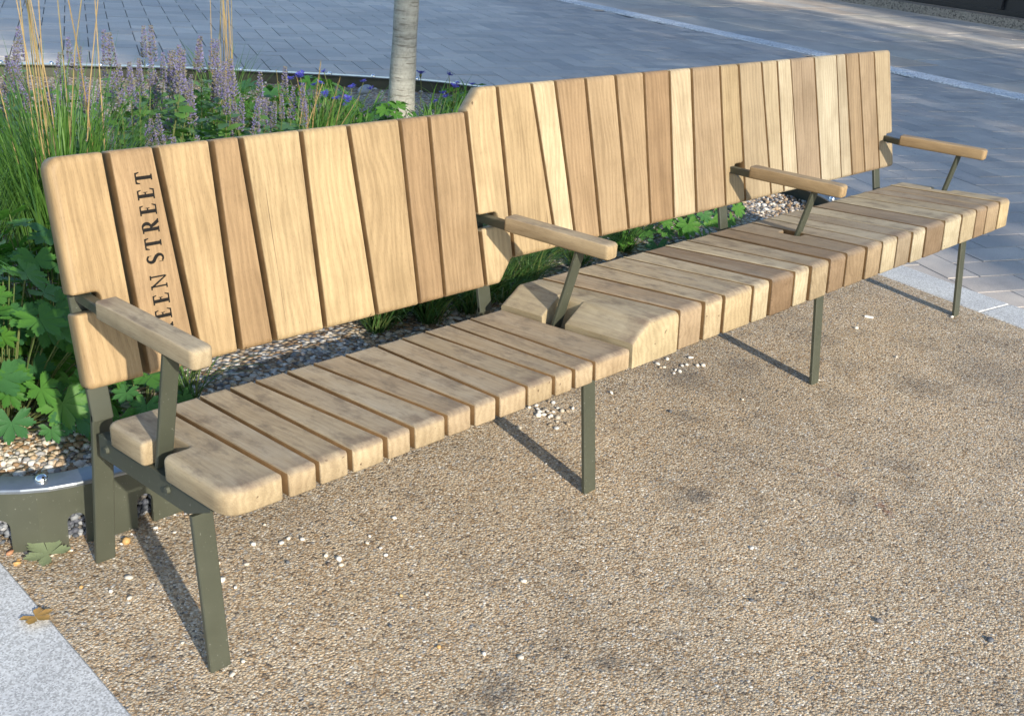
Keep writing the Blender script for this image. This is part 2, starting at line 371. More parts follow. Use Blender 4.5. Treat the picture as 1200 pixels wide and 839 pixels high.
# herringbone blocks
W_ = .165; UD = np.array((math.cos(R(65)), math.sin(R(65)))); VD = np.array((math.sin(R(65)), -math.cos(R(65))))
bv, bf = chamfer_block(2*W_-.0065, W_-.0065, .03, .0018)
blk = mesh('paver', bv, bf, M['paver'])
cand = []
for a in range(-12, 92):
    for b in range(-55, 98):
        k = (a-b) % 4
        if k == 0: c = (a+1., b+.5); hor = True
        elif k == 2: c = (a+.5, b+0.); hor = False           # upright pair (a,b-1),(a,b)
        else: continue
        p = VD*c[0]*W_+UD*c[1]*W_+np.array((.06, .03))
        x, y = p
        if inside(x, y): continue
        m_ = .2
        if y < .62 and x < kerb_x(y)+KW*.2: continue
        if y < .75 and x < 3.30: continue
        if x > band_x(y)-.02: continue
        q = proj((x, y, 0))
        if q is None or not (-130 < q[0] < 1330 and -140 < q[1] < 900): continue
        vis = -10 < q[0] < 1210 and -5 < q[1] < 840
        cand.append((not vis, (Vector((x, y, 0))-CAM).length, x, y, hor))
cand.sort()
far = MB()
ang0 = math.atan2(VD[1], VD[0]); ang1 = math.atan2(UD[1], UD[0])
for i, (nv, dist, x, y, hor) in enumerate(cand):
    mt = Matrix.Translation((x, y, random.uniform(-.0012, .0012))) @ Matrix.Rotation(ang0 if hor else ang1, 4, 'Z') @ Matrix.Rotation(random.uniform(-.006, .006), 4, 'X') @ Matrix.Rotation(random.uniform(-.004, .004), 4, 'Y')
    if i < 300: obj('paver', blk, pav, mt)
    else: far.add([mt @ Vector(q) for q in bv], bf)
o = obj('far_pavers', far.mesh('far_pavers', M['paver_stuff']), pav); tag(o, kind='stuff')

# kerbs
def kerb(name, p0, p1, width, n, mat, z=.007, h=.12, c=.004, gap=.006, side=1):
    p0 = np.array(p0, float); p1 = np.array(p1, float); d = (p1-p0); L = np.hypot(*d); d /= L; nr = np.array((-d[1], d[0]))*side
    first = None
    root = empty(name); tag(root, kind='structure')
    for i in range(n):
        l = L/n; c0 = p0+d*(i+.5)*l+nr*width/2
        vv, ff = chamfer_block(l-gap, width, h, c)
        obj('kerb_stone', mesh('kerb_stone', vv, ff, mat), root, Matrix.Translation((c0[0], c0[1], z+random.uniform(-.001, .001))) @ Matrix.Rotation(math.atan2(d[1], d[0]), 4, 'Z'))
    return root
jl = Vector((3.20, -.36)); dv = (KR1-KR0)/np.hypot(*(KR1-KR0))
kerb('kerb_right', KR0, KR0+dv*3.48, KW, 4, M['granite'], side=1)
kerb('kerb_left', (-.128, .30), (-.175, -1.6), .30, 2, M['granite'], side=-1)
bd_ = np.array((.1803, .9836)); b0 = np.array((band_x(-4), -4.))
kerb('granite_channel', b0, b0+bd_*22, .30, 22, M['granite_far'], z=.006, gap=.008, side=-1)

# york stone pavement beyond the channel
sp = empty('pavement'); tag(sp, kind='structure')
nrm = np.array((.9836, -.1803)); rows = .31
off = .305
k = 0
while off < 6.1:
    wr = random.choice((.55, .62, .7, .8)); s = -random.random()
    if off+wr > 6.15: wr = 6.15-off
    while s < 20:
        l = random.choice((.6, .75, .9, 1.1)); c0 = b0+bd_*(s+l/2)+nrm*(off+wr/2); q = proj((c0[0], c0[1], 0))
        if q and 380 < q[0] < 1400 and -160 < q[1] < 260:
            vv, ff = chamfer_block(l-.014, wr-.014, .05, .004)
            obj('paving_slab', mesh('paving_slab', vv, ff, M['slab']), sp, Matrix.Translation((c0[0], c0[1], .006+random.uniform(-.002, .002))) @ Matrix.Rotation(math.atan2(bd_[1], bd_[0]), 4, 'Z'))
        s += l
    off += wr

# ------------------------------------------------------------------ shopfront across the street
M['black'] = simple('dark_blue_shop_paint', (.010, .013, .020), .28, .5, var=.2, scale=8)
M['glass'] = simple('dark_shop_glass', (.006, .008, .011), .06, .5, var=.1, scale=3)
M['step'] = mat_granite('brown_granite_step', (.26, .235, .20), (.09, .08, .07), 60.)
shop = empty('shopfront', tuple(b0+nrm*6.16)+(0,), math.atan2(bd_[1], bd_[0])-R(-1.6))
tag(shop, 'dark blue-black shopfront on a granite plinth across the street', 'shopfront')
def part(name, parent, mat, *boxes):
    mb = MB()
    for b in boxes: mb.box(*b)
    return obj(name, mb.mesh(name, mat), parent)
part('plinth', shop, M['step'], (0, 22, -.40, .02, -.02, .13))
part('wall', shop, M['black'], (0, 22, -1.2, -.50, 0, 3.9))
part('stall_riser', shop, M['black'], (0, 22, -.50, -.403, .0, .42))
part('base_rail', shop, M['black'], (0, 22, -.402, -.36, .131, .20))
part('riser_rail', shop, M['black'], (0, 22, -.402, -.372, .39, .46))
part('fascia', shop, M['black'], (0, 22, -.50, -.30, 3.2, 3.75), (0, 22, -.50, -.22, 3.75, 3.88))
for i in range(11):
    x = i*2.
    wd = part('window', shop, M['black'], (x+.03, x+.10, -.4995, -.385, .46, 3.2), (x+1.90, x+1.97, -.4995, -.385, .46, 3.2), (x+.101, x+1.899, -.4995, -.39, 2.35, 2.42))
    part('pane', wd, M['glass'], (x+.101, x+1.899, -.47, -.46, .461, 2.349), )
    part('pane', wd, M['glass'], (x+.101, x+1.899, -.47, -.46, 2.421, 3.199))
    part('mullion', shop, M['black'], (x-.025, x+.025, -.403, -.34, .201, 3.2))

# ------------------------------------------------------------------ planter edging
ed = empty('planter_edging', (1.5, 2.4, 0)); tag(ed, 'low olive steel planter edging with arched slots and domed studs behind the bench', 'planter edging')
RZ = .142
def E3(s, z, ins=0.):
    q = rim_at(s, ins); return (q[0]-1.5, q[1]-2.4, z)
# arclength of the three visible slots
def s_near(x, y):
    d = np.hypot(RIM[:, 0]-x, RIM[:, 1]-y); return SC[int(d.argmin())]
sA = s_near(.015, .193); PER = .142
TH = .008
mb = MB(); mf = MB()
ntot = int(round(SC[-1]/PER)); per = SC[-1]/ntot
def quad(mb, P, ins):
    """quad given in (s,z); outer and inner skins"""
    mb.add([E3(s, z, ins) for s, z in P], [tuple(range(len(P)))])
HW, SH = .018, .078
for i in range(ntot):
    c = sA+i*per; s0, s1 = c-per/2, c+per/2
    arc = [(c+HW*math.cos(t), SH-HW+HW*math.sin(t)) for t in np.linspace(0, math.pi, 9)]
    for ins, flip in ((0., False), (TH, True)):
        polys = [[(s0, -.02), (c-HW, -.02), (c-HW, SH-HW), (s0, SH-HW)], [(c+HW, -.02), (s1, -.02), (s1, SH-HW), (c+HW, SH-HW)],
                 [(s0, SH-HW), (c-HW, SH-HW), (c-HW, RZ), (s0, RZ)], [(c+HW, SH-HW), (s1, SH-HW), (s1, RZ), (c+HW, RZ)]]
        for a, b in zip(arc[:-1], arc[1:]): polys.append([b, a, (a[0], RZ), (b[0], RZ)])
        for P in polys:
            quad(mb, P[::-1] if flip else P, ins)
    path = [(c-HW, -.02)]+arc[::-1]+[(c+HW, -.02)]
    for a, b in zip(path[:-1], path[1:]):
        mb.add([E3(*a), E3(*b), E3(*b, TH), E3(*a, TH)], [(0, 1, 2, 3)])
obj('rim_wall', mb.mesh('rim_wall', M['paint'], True, 30), ed)
FW = .052; n = 320
for i in range(n):
    a, b = SC[-1]*i/n, SC[-1]*(i+1)/n
    pr = [(-.0025, RZ-.003), (-.0025, RZ+.002), (-.0005, RZ+.005), (.003, RZ+.006), (FW, RZ+.006), (FW, RZ-.0), (TH+.001, RZ-.0)]
    va = [E3(a, z, q) for q, z in pr]; vb = [E3(b, z, q) for q, z in pr]; m_ = len(pr)
    mf.add(va+vb, [(j, m_+j, m_+j+1, j+1) for j in range(m_-1)])
M['flange'] = simple('steel_flange', (.27, .30, .33), .32, .5, metal=.8, var=.12, scale=30)
obj('flange', mf.mesh('flange', M['flange'], True, 30), ed)
# studs
sv, sf = [], []
prof = [(.0135, 0), (.0135, .003), (.0125, .008), (.009, .0125), (.0045, .0148), (.0, .0155)]
for r_, z in prof[:-1]:
    for k in range(14): sv.append((r_*math.cos(k*math.tau/14), r_*math.sin(k*math.tau/14), z))
for j in range(len(prof)-2):
    for k in range(14): sf.append((j*14+k, j*14+(k+1) % 14, j*14+14+(k+1) % 14, j*14+14+k))
sv.append((0, 0, prof[-1][1]))
for k in range(14): sf.append(((len(prof)-2)*14+k, (len(prof)-2)*14+(k+1) % 14, len(sv)-1))
stud = mesh('stud', sv, sf, M['chrome'], True)
ss = s_near(-.04, .215); ns = int(SC[-1]/.262)
for i in range(ns):
    obj('stud', stud, ed, Matrix.Translation(E3(ss+i*SC[-1]/ns, RZ+.006, .028)))

# soil and gravel bed
SOILZ = .075
N = len(RIM); cpt = (1.5, 2.2)
sv = [(*(p+(np.array(cpt)-p)*.012), SOILZ) for p in RIM]+[(*(p+(np.array(cpt)-p)*.25), SOILZ+.02) for p in RIM]+[(*cpt, SOILZ+.03)]
sf = [(i, (i+1) % N, N+(i+1) % N, N+i) for i in range(N)]+[(N+i, N+(i+1) % N, 2*N) for i in range(N)]
bed = obj('planting_bed', mesh('planting_bed', sv, sf, M['soil'], True)); tag(bed, kind='structure')

# pebbles: one mesh, uncountable
t_ = (1+5**.5)/2
ICO = np.array([(-1, t_, 0), (1, t_, 0), (-1, -t_, 0), (1, -t_, 0), (0, -1, t_), (0, 1, t_), (0, -1, -t_), (0, 1, -t_), (t_, 0, -1), (t_, 0, 1), (-t_, 0, -1), (-t_, 0, 1)])/math.hypot(1, t_)
ICF = np.array([(0, 11, 5), (0, 5, 1), (0, 1, 7), (0, 7, 10), (0, 10, 11), (1, 5, 9), (5, 11, 4), (11, 10, 2), (10, 7, 6), (7, 1, 8), (3, 9, 4), (3, 4, 2), (3, 2, 6), (3, 6, 8), (3, 8, 9), (4, 9, 5), (2, 4, 11), (6, 2, 10), (8, 6, 7), (9, 8, 1)])
def pebbles(pts, rad):
    V = []; F = []
    for i, (p, r_) in enumerate(zip(pts, rad)):
        sc = np.array((r_*rng.uniform(.8, 1.35), r_*rng.uniform(.7, 1.1), r_*rng.uniform(.45, .8)))
        q = ICO*(1+rng.uniform(-.14, .14, (12, 1)))*sc
        a = rng.uniform(0, 6.28); b = rng.normal(0, .35); ca, sa, cb, sb = math.cos(a), math.sin(a), math.cos(b), math.sin(b)
        q = q @ np.array(((1, 0, 0), (0, cb, -sb), (0, sb, cb))) @ np.array(((ca, -sa, 0), (sa, ca, 0), (0, 0, 1)))
        V.append(q+p); F.append(ICF+12*i)
    return np.concatenate(V), np.concatenate(F)
P_, r_l = [], []
RIM_IN = np.array([rim_at(s, .03) for s in np.linspace(0, SC[-1], 260, endpoint=False)])
def visible_bed(x, y):
    q = proj((x, y, SOILZ)); return q and -40 < q[0] < 1240 and -20 < q[1] < 860
tries = 0
while len(P_) < 15000 and tries < 200000:
    tries += 1
    k_ = rng.random(); x, y = (rng.uniform(.35, 1.7), rng.uniform(.42, .85)) if k_ < .45 else (rng.uniform(-.2, .35), rng.uniform(.2, .6)) if k_ < .6 else (rng.uniform(2.9, 3.7), rng.uniform(.4, 1.1)) if k_ < .75 else (rng.uniform(-.5, 3.8), rng.uniform(.3, 4.3))
    if not inside(x, y, RIM_IN) or not visible_bed(x, y): continue
    if y > .85 and rng.random() < .6: continue
    P_.append((x, y, SOILZ+rng.uniform(0, .012))); r_l.append(rng.uniform(.004, .0105) if rng.random() < .92 else rng.uniform(.010, .016))
# stones packed behind the arched slots
P2, r2 = [], []
for s in np.arange(sA-.35, sA+.6, .008):
    for z in np.arange(.004, SOILZ+.02, .010):
        q = rim_at(s+rng.uniform(-.005, .005), rng.uniform(.036, .050)); P2.append((q[0], q[1], z+rng.uniform(-.003, .003))); r2.append(rng.uniform(.006, .0115))
# spill at the foot of the edging
for i in range(240):
    s = sA+rng.uniform(-.32, .5); q = rim_at(s, -abs(rng.normal(0, .022))-.001); P_.append((q[0], q[1], rng.uniform(.0, .003))); r_l.append(rng.uniform(.002, .0055))
pv, pf = pebbles(np.array(P_), r_l)
o = obj('bed_pebbles', mesh('bed_pebbles', pv.tolist(), pf.tolist(), M['pebble'], True)); tag(o, 'small flint pebbles covering the planting bed', 'gravel', kind='stuff')

M['slot_stone_shaded'] = mat_pebble('shade_toned_flints', [(.10, .115, .14), (.17, .19, .22), (.07, .08, .10), (.24, .26, .29), (.13, .12, .11), (.32, .33, .35), (.09, .10, .13)])  # shade inside the slots put into these darker stone colours
pv, pf = pebbles(np.array(P2), r2)
o = obj('slot_flints', mesh('slot_flints', pv.tolist(), pf.tolist(), M['slot_stone_shaded'], True)); tag(o, 'flints behind the arched slots of the edging, darkened blue-grey for slot shade', 'gravel', kind='stuff')

# ------------------------------------------------------------------ the bench
bench = empty('park_bench', (1.53, -.1, 0))
tag(bench, 'long oak slatted park bench with olive steel frame, four armrests and a stepped-up middle', 'bench')
BO = Vector((1.53, -.1, 0))
def cross2(a, b): return a[0]*b[1]-a[1]*b[0]
def inset_poly(P, offs):
    n = len(P); out = []
    for i in range(n):
        a, b, c = np.array(P[i-1]), np.array(P[i]), np.array(P[(i+1) % n])
        d0 = b-a; d0 = d0/np.hypot(*d0); d1 = c-b; d1 = d1/np.hypot(*d1)
        n0 = np.array((-d0[1], d0[0])); n1 = np.array((-d1[1], d1[0]))
        o0, o1 = offs[i-1], offs[i]
        den = cross2(d0, d1)
        if abs(den) < .08: out.append(b+(n0*o0+n1*o1)*.5); continue
        p0 = b+n0*o0; p1 = b+n1*o1
        t = cross2(p1-p0, d1)/den; q = p0+d0*t
        if np.hypot(*(q-b)) > 6*max(o0, o1, 1e-6): q = b+(n0*o0+n1*o1)*.5
        out.append(q)
    return out
def round_poly(P, rads, offs, n=5):
    """P ccw, radius per vertex; returns outline and per-edge inset"""
    out = []; oo = []; N = len(P)
    for i in range(N):
        b = np.array(P[i], float); a = np.array(P[i-1], float); c = np.array(P[(i+1) % N], float); r_ = rads[i]
        if r_ <= 0: out.append(b); oo.append(offs[i]); continue
        d0 = (a-b)/np.hypot(*(a-b)); d1 = (c-b)/np.hypot(*(c-b))
        ang = math.acos(max(-1, min(1, d0 @ d1))); l = r_/math.tan(ang/2); l = min(l, .45*np.hypot(*(a-b)), .45*np.hypot(*(c-b)))
        p0 = b+d0*l; p1 = b+d1*l
        for k in range(n+1):
            u = k/n; q = (1-u)**2*p0+2*u*(1-u)*b+u*u*p1
            out.append(q); oo.append(offs[i-1]*(1-u)+offs[i]*u if k < n else offs[i])
    return out, oo
def plate(name, P, rads, offs, thick, rd, mat, layers=5):
    """rounded board: outline in local xy, face at z=0, thickness to -z; long sides are only eased, ends rolled over"""
    V = []; F = []; offs = np.array(offs, float); N = len(P)
    rde = np.where(offs > .010, rd, np.minimum(offs, rd))
    rings = [(offs+.003, 0.)]
    for k in range(layers+1):
        th = k/layers*math.pi/2; rings.append((offs*(1-math.sin(th)), 1-math.cos(th)))
    rings += [(offs*0, -thick+.004), (offs*0+.0035, -thick)]
    area = [cross2(np.array(P[i])-np.array(P[i-1]), np.array(P[(i+1) % N])-np.array(P[i])) for i in range(N)]
    NA = 5
    for ins, z in rings:
        Q = inset_poly(P, list(ins))
        rr = [max(.0006, rads[i]+(-1 if area[i] > 0 else 1)*.5*(ins[i-1]+ins[i])*.8) for i in range(N)]
        O, _ = round_poly(Q, rr, [0]*N, NA); n = len(O)
        for j, q in enumerate(O):
            i, u = j//(NA+1), (j % (NA+1))/NA
            zz = -z*(rde[i-1]*(1-u)+rde[i]*u) if z > 0 else z
            V.append((q[0], q[1], zz))
    for k in range(len(rings)-1):
        for i in range(n): F.append((k*n+i, (k+1)*n+i, (k+1)*n+(i+1) % n, k*n+(i+1) % n))
    F.append(tuple(range(n))); F.append(tuple((len(rings)-1)*n+i for i in range(n))[::-1])
    me = mesh(name, V, F, mat, True, 50); me.materials.append(M['oak_gap_shade'])
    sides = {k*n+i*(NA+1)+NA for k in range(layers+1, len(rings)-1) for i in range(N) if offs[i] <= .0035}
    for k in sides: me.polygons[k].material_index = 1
    return me
# back plane frame: local x = X, local y = up the back, local z = out of the front face
YBB, ZBB, YBT, ZBT, DZ = .0439, .4121, .1479, .8142, .051
tdir = Vector((0, YBT-YBB, ZBT-ZBB)); BL = tdir.length; tdir.normalize(); nfr = Vector((1, 0, 0)).cross(tdir)
if nfr.y > 0: nfr = -nfr
MBK = Matrix(((1, 0, 0, -BO.x), (0, tdir.y, nfr.y, YBB-BO.y), (0, tdir.z, nfr.z, ZBB-BO.z), (0, 0, 0, 1)))
# seat frame: local y = from the front edge backwards, local z = up
YSF, ZS, TILT, TS = -.3987, .4049, .0354, .0463
sdir = Vector((0, -YSF, -TILT)); SLN = sdir.length; sdir.normalize(); snr = Vector((1, 0, 0)).cross(sdir)
MST = Matrix(((1, 0, 0, -BO.x), (0, sdir.y, snr.y, YSF-BO.y), (0, sdir.z, snr.z, ZS-BO.z), (0, 0, 0, 1)))
DT = DZ/tdir.z
FX = [.03, 1.022, 2.055, 3.045]
cA = [(.60, .395, .19), (.53, .335, .17), (.62, .42, .215), (.49, .305, .15), (.63, .45, .245), (.66, .475, .255), (.57, .39, .205), (.46, .285, .145), (.50, .325, .175)]
cB = [(.66, .475, .27), (.60, .42, .23), (.72, .565, .37), (.53, .345, .19), (.56, .385, .225), (.54, .365, .21), (.46, .285, .15), (.66, .52, .36), (.52, .365, .23), (.56, .41, .24)]
cC = [(.55, .42, .285), (.58, .46, .32), (.66, .55, .42), (.49, .36, .26), (.64, .55, .44), (.58, .48, .37), (.46, .32, .20), (.50, .36, .24), (.57, .44, .30)]
bA = [(-.004, .0), (.11, .108), (.222, .204), (.310, .320), (.392, .384), (.516, .525), (.656, .645), (.779, .786), (.858, .872), (.991, .986)]
bB = [(.991, .986), (1.094, 1.095), (1.25, 1.213), (1.325, 1.300), (1.425, 1.416), (1.543, 1.536), (1.640, 1.657), (1.748, 1.773), (1.857, 1.876), (2.006, 2.016), (2.115, 2.117)]
bC = [(2.115, 2.117), (2.260, 2.240), (2.335, 2.328), (2.426, 2.408), (2.572, 2.555), (2.707, 2.700), (2.783, 2.763), (2.875, 2.852), (2.982, 2.962), (3.085, 3.081)]
GB = .0105
def tz(z): return (z-ZBB)/tdir.z
NT0, NT1 = tz(.547), tz(.580)
E_, S_ = .013, .003      # end and side rounding
def back_slat(x, color, base, first=False, kind=None, th=.04, GB=.0105):
    (x0b, x0t), (x1b, x1t) = x
    g0 = 0 if first else GB/2; b0_, t0_ = base, base+BL
    x0b += g0; x0t += g0
    g1 = 0 if kind == 'end' else GB/2
    x1b -= g1; x1t -= g1
    lx = lambda t: x0b+(x0t-x0b)*(t-b0_)/BL
    rx = lambda t: x1b+(x1t-x1b)*(t-b0_)/BL
    nd = .052
    if kind == 'left':     # first board: rounded outer corner, notch in the left edge
        P = [(x0b, b0_), (x1b, b0_), (x1t, t0_), (x0t, t0_), (lx(NT1), NT1), (lx(NT1)+nd, NT1), (lx(NT0)+nd, NT0), (lx(NT0), NT0)]
        rads = [.012, .004, .004, .028, .006, .012, .012, .006]; offs = [E_, S_, E_, .012, .006, .004, .006, .012]
    elif kind == 'step':   # board that steps from the low to the high section, notch in the left edge
        lo, hi = 0, DT
        P = [(x0b, lo), (x0b+.044, lo), (x1b, hi+.0), (x1t, hi+BL), (x0t+.050, hi+BL), (x0t, lo+BL+.004), (x0t, NT1), (x0t+nd+.008, NT1), (x0b+nd+.008, NT0), (x0b, NT0)]
        rads = [.004, .012, .010, .004, .012, .010, .006, .012, .012, .006]; offs = [E_, E_, S_, E_, .012, S_, .006, .004, .006, S_]
    elif kind in ('right', 'end'):
        nr = .048
        P = [(x0b, b0_), (x1b, b0_), (rx(NT0), NT0), (rx(NT0)-nr, NT0), (rx(NT1)-nr, NT1), (rx(NT1), NT1), (x1t, t0_), (x0t, t0_)]
        rads = [.004, .010, .008, .012, .012, .008, .012, .004]; offs = [E_, .007, .006, .004, .006, .007, E_, S_]
    else:
        P = [(x0b, b0_), (x1b, b0_), (x1t, t0_), (x0t, t0_)]; rads = [.004]*4; offs = [E_, S_, E_, S_]
    # local origin at the board's lower left corner so the grain differs from board to board
    ox, oy = P[0]; P = [(a-ox, b-oy) for a, b in P]
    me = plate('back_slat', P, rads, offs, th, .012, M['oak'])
    o = obj('back_slat', me, bench, MBK @ Matrix.Translation((ox, oy, random.uniform(-.0012, .0012)))); o.color = (*tone(color, .55), 1); return o, (ox, oy)
def tone(c, piv, k=1.32): return tuple(q*((c[0]/piv)**(k-1)) for q in c)
lettered = None
for i in range(9):
    k = 'left' if i == 0 else None
    o, org = back_slat((bA[i], bA[i+1]), cA[i], 0, i == 0, k, GB=(.016, .0145, .0135, .013, .012, .0115, .011, .011, .011)[i])
    if i == 1: lettered = (o, org); o['label'] = 'oak back slat with black capital lettering running up it'
for i in range(10): back_slat((bB[i], bB[i+1]), cB[i], 0 if i == 0 else DT, False, 'step' if i == 0 else ('right' if i == 9 else None), GB=.0115)
for i in range(9): back_slat((bC[i], bC[i+1]), cC[i], DT, False, 'end' if i == 8 else None, GB=.010)

# lettering: GREEN STREET in serif capitals, running upwards
def ribbon(pts, wid):
    pts = [np.array(p, float) for p in pts]; L = []; Rr = []
    for i, p in enumerate(pts):
        d = pts[min(i+1, len(pts)-1)]-pts[max(i-1, 0)]; d /= np.hypot(*d)+1e-9; n = np.array((-d[1], d[0])); w2 = wid[i]/2
        L.append(p+n*w2); Rr.append(p-n*w2)
    v = L+Rr; n = len(pts); f = [(i, n+i, n+i+1, i+1) for i in range(n-1)]; return v, f
def rect(x0, y0, x1, y1): return [(x0, y0), (x1, y0), (x1, y1), (x0, y1)], [(0, 1, 2, 3)]
def arcp(cx, cy, rx, ry, a0, a1, n=14): return [(cx+rx*math.cos(R(a)), cy+ry*math.sin(R(a))) for a in np.linspace(a0, a1, n)]
TK, TN = .19, .085
def glyph(c):
    if c == 'E': return .60, [rect(.10, TN*.9, .10+TK, 1-TN*.9), rect(0, 0, .54, TN), rect(0, 1-TN, .52, 1), rect(.10+TK, .49, .40, .49+TN), rect(.375, .40, .41, .64),
                              ([(.54, 0), (.60, .26), (.55, .26), (.47, TN)], [(0, 1, 2, 3)]), ([(.52, 1), (.55, .77), (.505, .77), (.45, 1-TN)], [(0, 1, 2, 3)])]
    if c == 'T': return .66, [rect(.33-TK/2, TN*.9, .33+TK/2, 1-TN), rect(.17, 0, .49, TN), rect(.03, 1-TN, .63, 1), ([(.03, 1), (.0, .74), (.045, .74), (.12, 1-TN)], [(0, 1, 2, 3)]), ([(.63, 1), (.66, .74), (.615, .74), (.54, 1-TN)], [(0, 1, 2, 3)])]
    if c == 'N': return .80, [rect(.12, TN, .12+TN, .95), rect(.66, .06, .66+TN, 1-TN), ([(.09, 1-TN), (.66, 0), (.71, 0), (.71, .07), (.22, 1-TN)], [(0, 1, 2, 3, 4)]), rect(.02, 0, .27, TN), rect(0, 1-TN, .22, 1), rect(.55, 1-TN, .80, 1)]
    if c == 'R': return .72, [rect(.10, TN*.9, .10+TK, 1-TN*.9), rect(0, 0, .32, TN), rect(0, 1-TN, .22, 1), ribbon([(.2, .975)]+arcp(.34, .735, .19, .24, 90, -90)+[(.2, .495)], [TN]+[TN+(TK-TN)*math.sin(math.pi*i/13) for i in range(14)]+[TN]),
                              ribbon([(.34, .50), (.48, .24), (.62, .03)], [TK*.9, TK, TK]), rect(.55, 0, .74, TN)]
    if c == 'S':
        p = arcp(.255, .75, .185, .225, 35, 200, 10)+[(.12, .60), (.255, .515), (.37, .42)]+arcp(.245, .245, .195, .22, 25, -140, 10)
        return .50, [ribbon(p, [TN+.01+(TK-TN)*math.exp(-((i-11)/6.)**2) for i in range(len(p))]), rect(.40, .72, .43, .97), rect(.04, .03, .07, .29)]
    if c == 'G':
        p = arcp(.42, .5, .38, .475, 42, 318, 22)
        return .78, [ribbon(p, [TN+(TK-TN)*max(0, math.sin(math.pi*i/21))**.7 for i in range(22)]), rect(.60, .06, .60+TK, .42), rect(.50, .40, .80, .40+TN), rect(.665, .70, .70, .97)]
    return .30, []
so, (ox, oy) = lettered
mb = MB(); CAP = .0335; gx = 0; items = []
txt = 'GREEN STREET'
for ch in txt:
    w2, parts = glyph(ch); items.append((gx, parts)); gx += w2+(.255 if ch != ' ' else .10)
start = items[2][0]
cnt = 0
for gx0, parts in items:
    for v, f in parts:
        cnt += 1; h = .0004+cnt*.000012; m0 = len(mb.v)
        vv = []
        for a, b in v:
            tt = .098+(gx0+a-start)*CAP; xx = .178+.0085*(tt-.098)/.28-b*CAP
            vv.append((xx-ox, tt-oy, h))
        n = len(vv); mb.add(vv, f)
o = obj('lettering', mb.mesh('lettering', M['ink']), so); o['kind'] = 'stuff'

# seat boards: (front x, back x)
sA_ = [(.0, .0), (.111, .111), (.175, .183), (.242, .247), (.321, .306), (.381, .379), (.463, .445), (.530, .526), (.596, .614), (.677, .684), (.757, .751), (.817, .826), (.880, .890), (1.002, .998)]
sB_ = [(1.002, .998), (1.172, 1.135), (1.267, 1.237), (1.349, 1.335), (1.471, 1.446), (1.551, 1.541), (1.666, 1.634), (1.744, 1.73), (1.841, 1.845), (1.934, 1.94), (2.046, 2.063)]
sC_ = [(2.046, 2.063), (2.137, 2.150), (2.232, 2.238), (2.326, 2.322), (2.415, 2.425), (2.547, 2.55), (2.671, 2.67), (2.78, 2.775), (2.868, 2.873), (2.972, 2.965), (3.062, 3.058)]
dA = [(.54, .41, .26), (.52, .385, .245), (.54, .41, .27), (.55, .42, .275), (.51, .38, .25), (.53, .40, .26), (.51, .375, .25), (.55, .415, .28), (.52, .385, .255), (.50, .375, .24), (.53, .395, .26), (.54, .405, .275), (.53, .385, .25)]
dB = [(.58, .46, .29), (.50, .36, .24), (.57, .44, .29), (.58, .44, .27), (.60, .49, .34), (.32, .20, .115), (.60, .50, .36), (.47, .36, .24), (.36, .24, .15), (.38, .26, .16)]
dC = [(.44, .32, .21), (.56, .47, .35), (.40, .31, .23), (.58, .50, .39), (.34, .23, .15), (.57, .49, .37), (.52, .42, .29), (.40, .27, .17), (.47, .34, .22), (.60, .46, .28)]
def seat_slat(x, color, high=False, kind=None, gap=.0062):
    (x0f, x0b), (x1f, x1b) = x
    g0 = gap/2 if kind not in ('left',) else 0; g1 = gap/2 if kind not in ('end',) else 0
    x0f += g0; x0b += g0; x1f -= g1; x1b -= g1; L = SLN
    e, s_ = (.021 if high else .015), .003
    lx = lambda y: x0f+(x0b-x0f)*y/L
    rx = lambda y: x1f+(x1b-x1f)*y/L
    n0, n1 = .200, .268      # notch for the armrest post
    lab = (.0, .0)
    jig = random.uniform(-.0015, .0015)
    if kind == 'left':
        P = [(x0f, 0), (x1f, 0), (x1b, L), (x0b, L), (x0b, n1), (.056, n1), (.056, n0), (x0f, n0)]
        rads = [.042, .004, .004, .022, .010, .012, .012, .014]; offs = [e, s_, .014, .012, .008, .006, .008, .012]
    elif kind == 'right':
        P = [(x0f, 0), (x1f, 0), (rx(n0), n0), (rx(n0)-.034, n0), (rx(n1)-.034, n1), (rx(n1), n1), (x1b, L), (x0b, L)]
        rads = [.004, .004, .006, .014, .014, .006, .004, .004]; offs = [e, s_, .006, .006, .006, s_, .014, s_]
    elif kind == 'end':
        P = [(x0f, 0), (x1f, 0), (x1f, n0), (x1f-.042, n0), (x1b-.042, n1), (x1b, n1), (x1b, L), (x0b, L)]
        rads = [.004, .012, .010, .012, .012, .010, .012, .004]; offs = [e, .010, .006, .006, .006, .010, .014, s_]
    else:
        P = [(x0f, 0), (x1f, 0), (x1b, L), (x0b, L)]; rads = [.004]*4; offs = [e, s_, .014, s_]
    ox, oy = P[0]; P = [(a-ox, b-oy) for a, b in P]
    top = DZ if high else 0
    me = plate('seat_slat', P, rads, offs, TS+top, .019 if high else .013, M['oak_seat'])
    o = obj('seat_slat', me, bench, MST @ Matrix.Translation((ox, oy+jig, top+random.uniform(-.001, .001)))); o.color = (*tone(color, .50), 1); return o
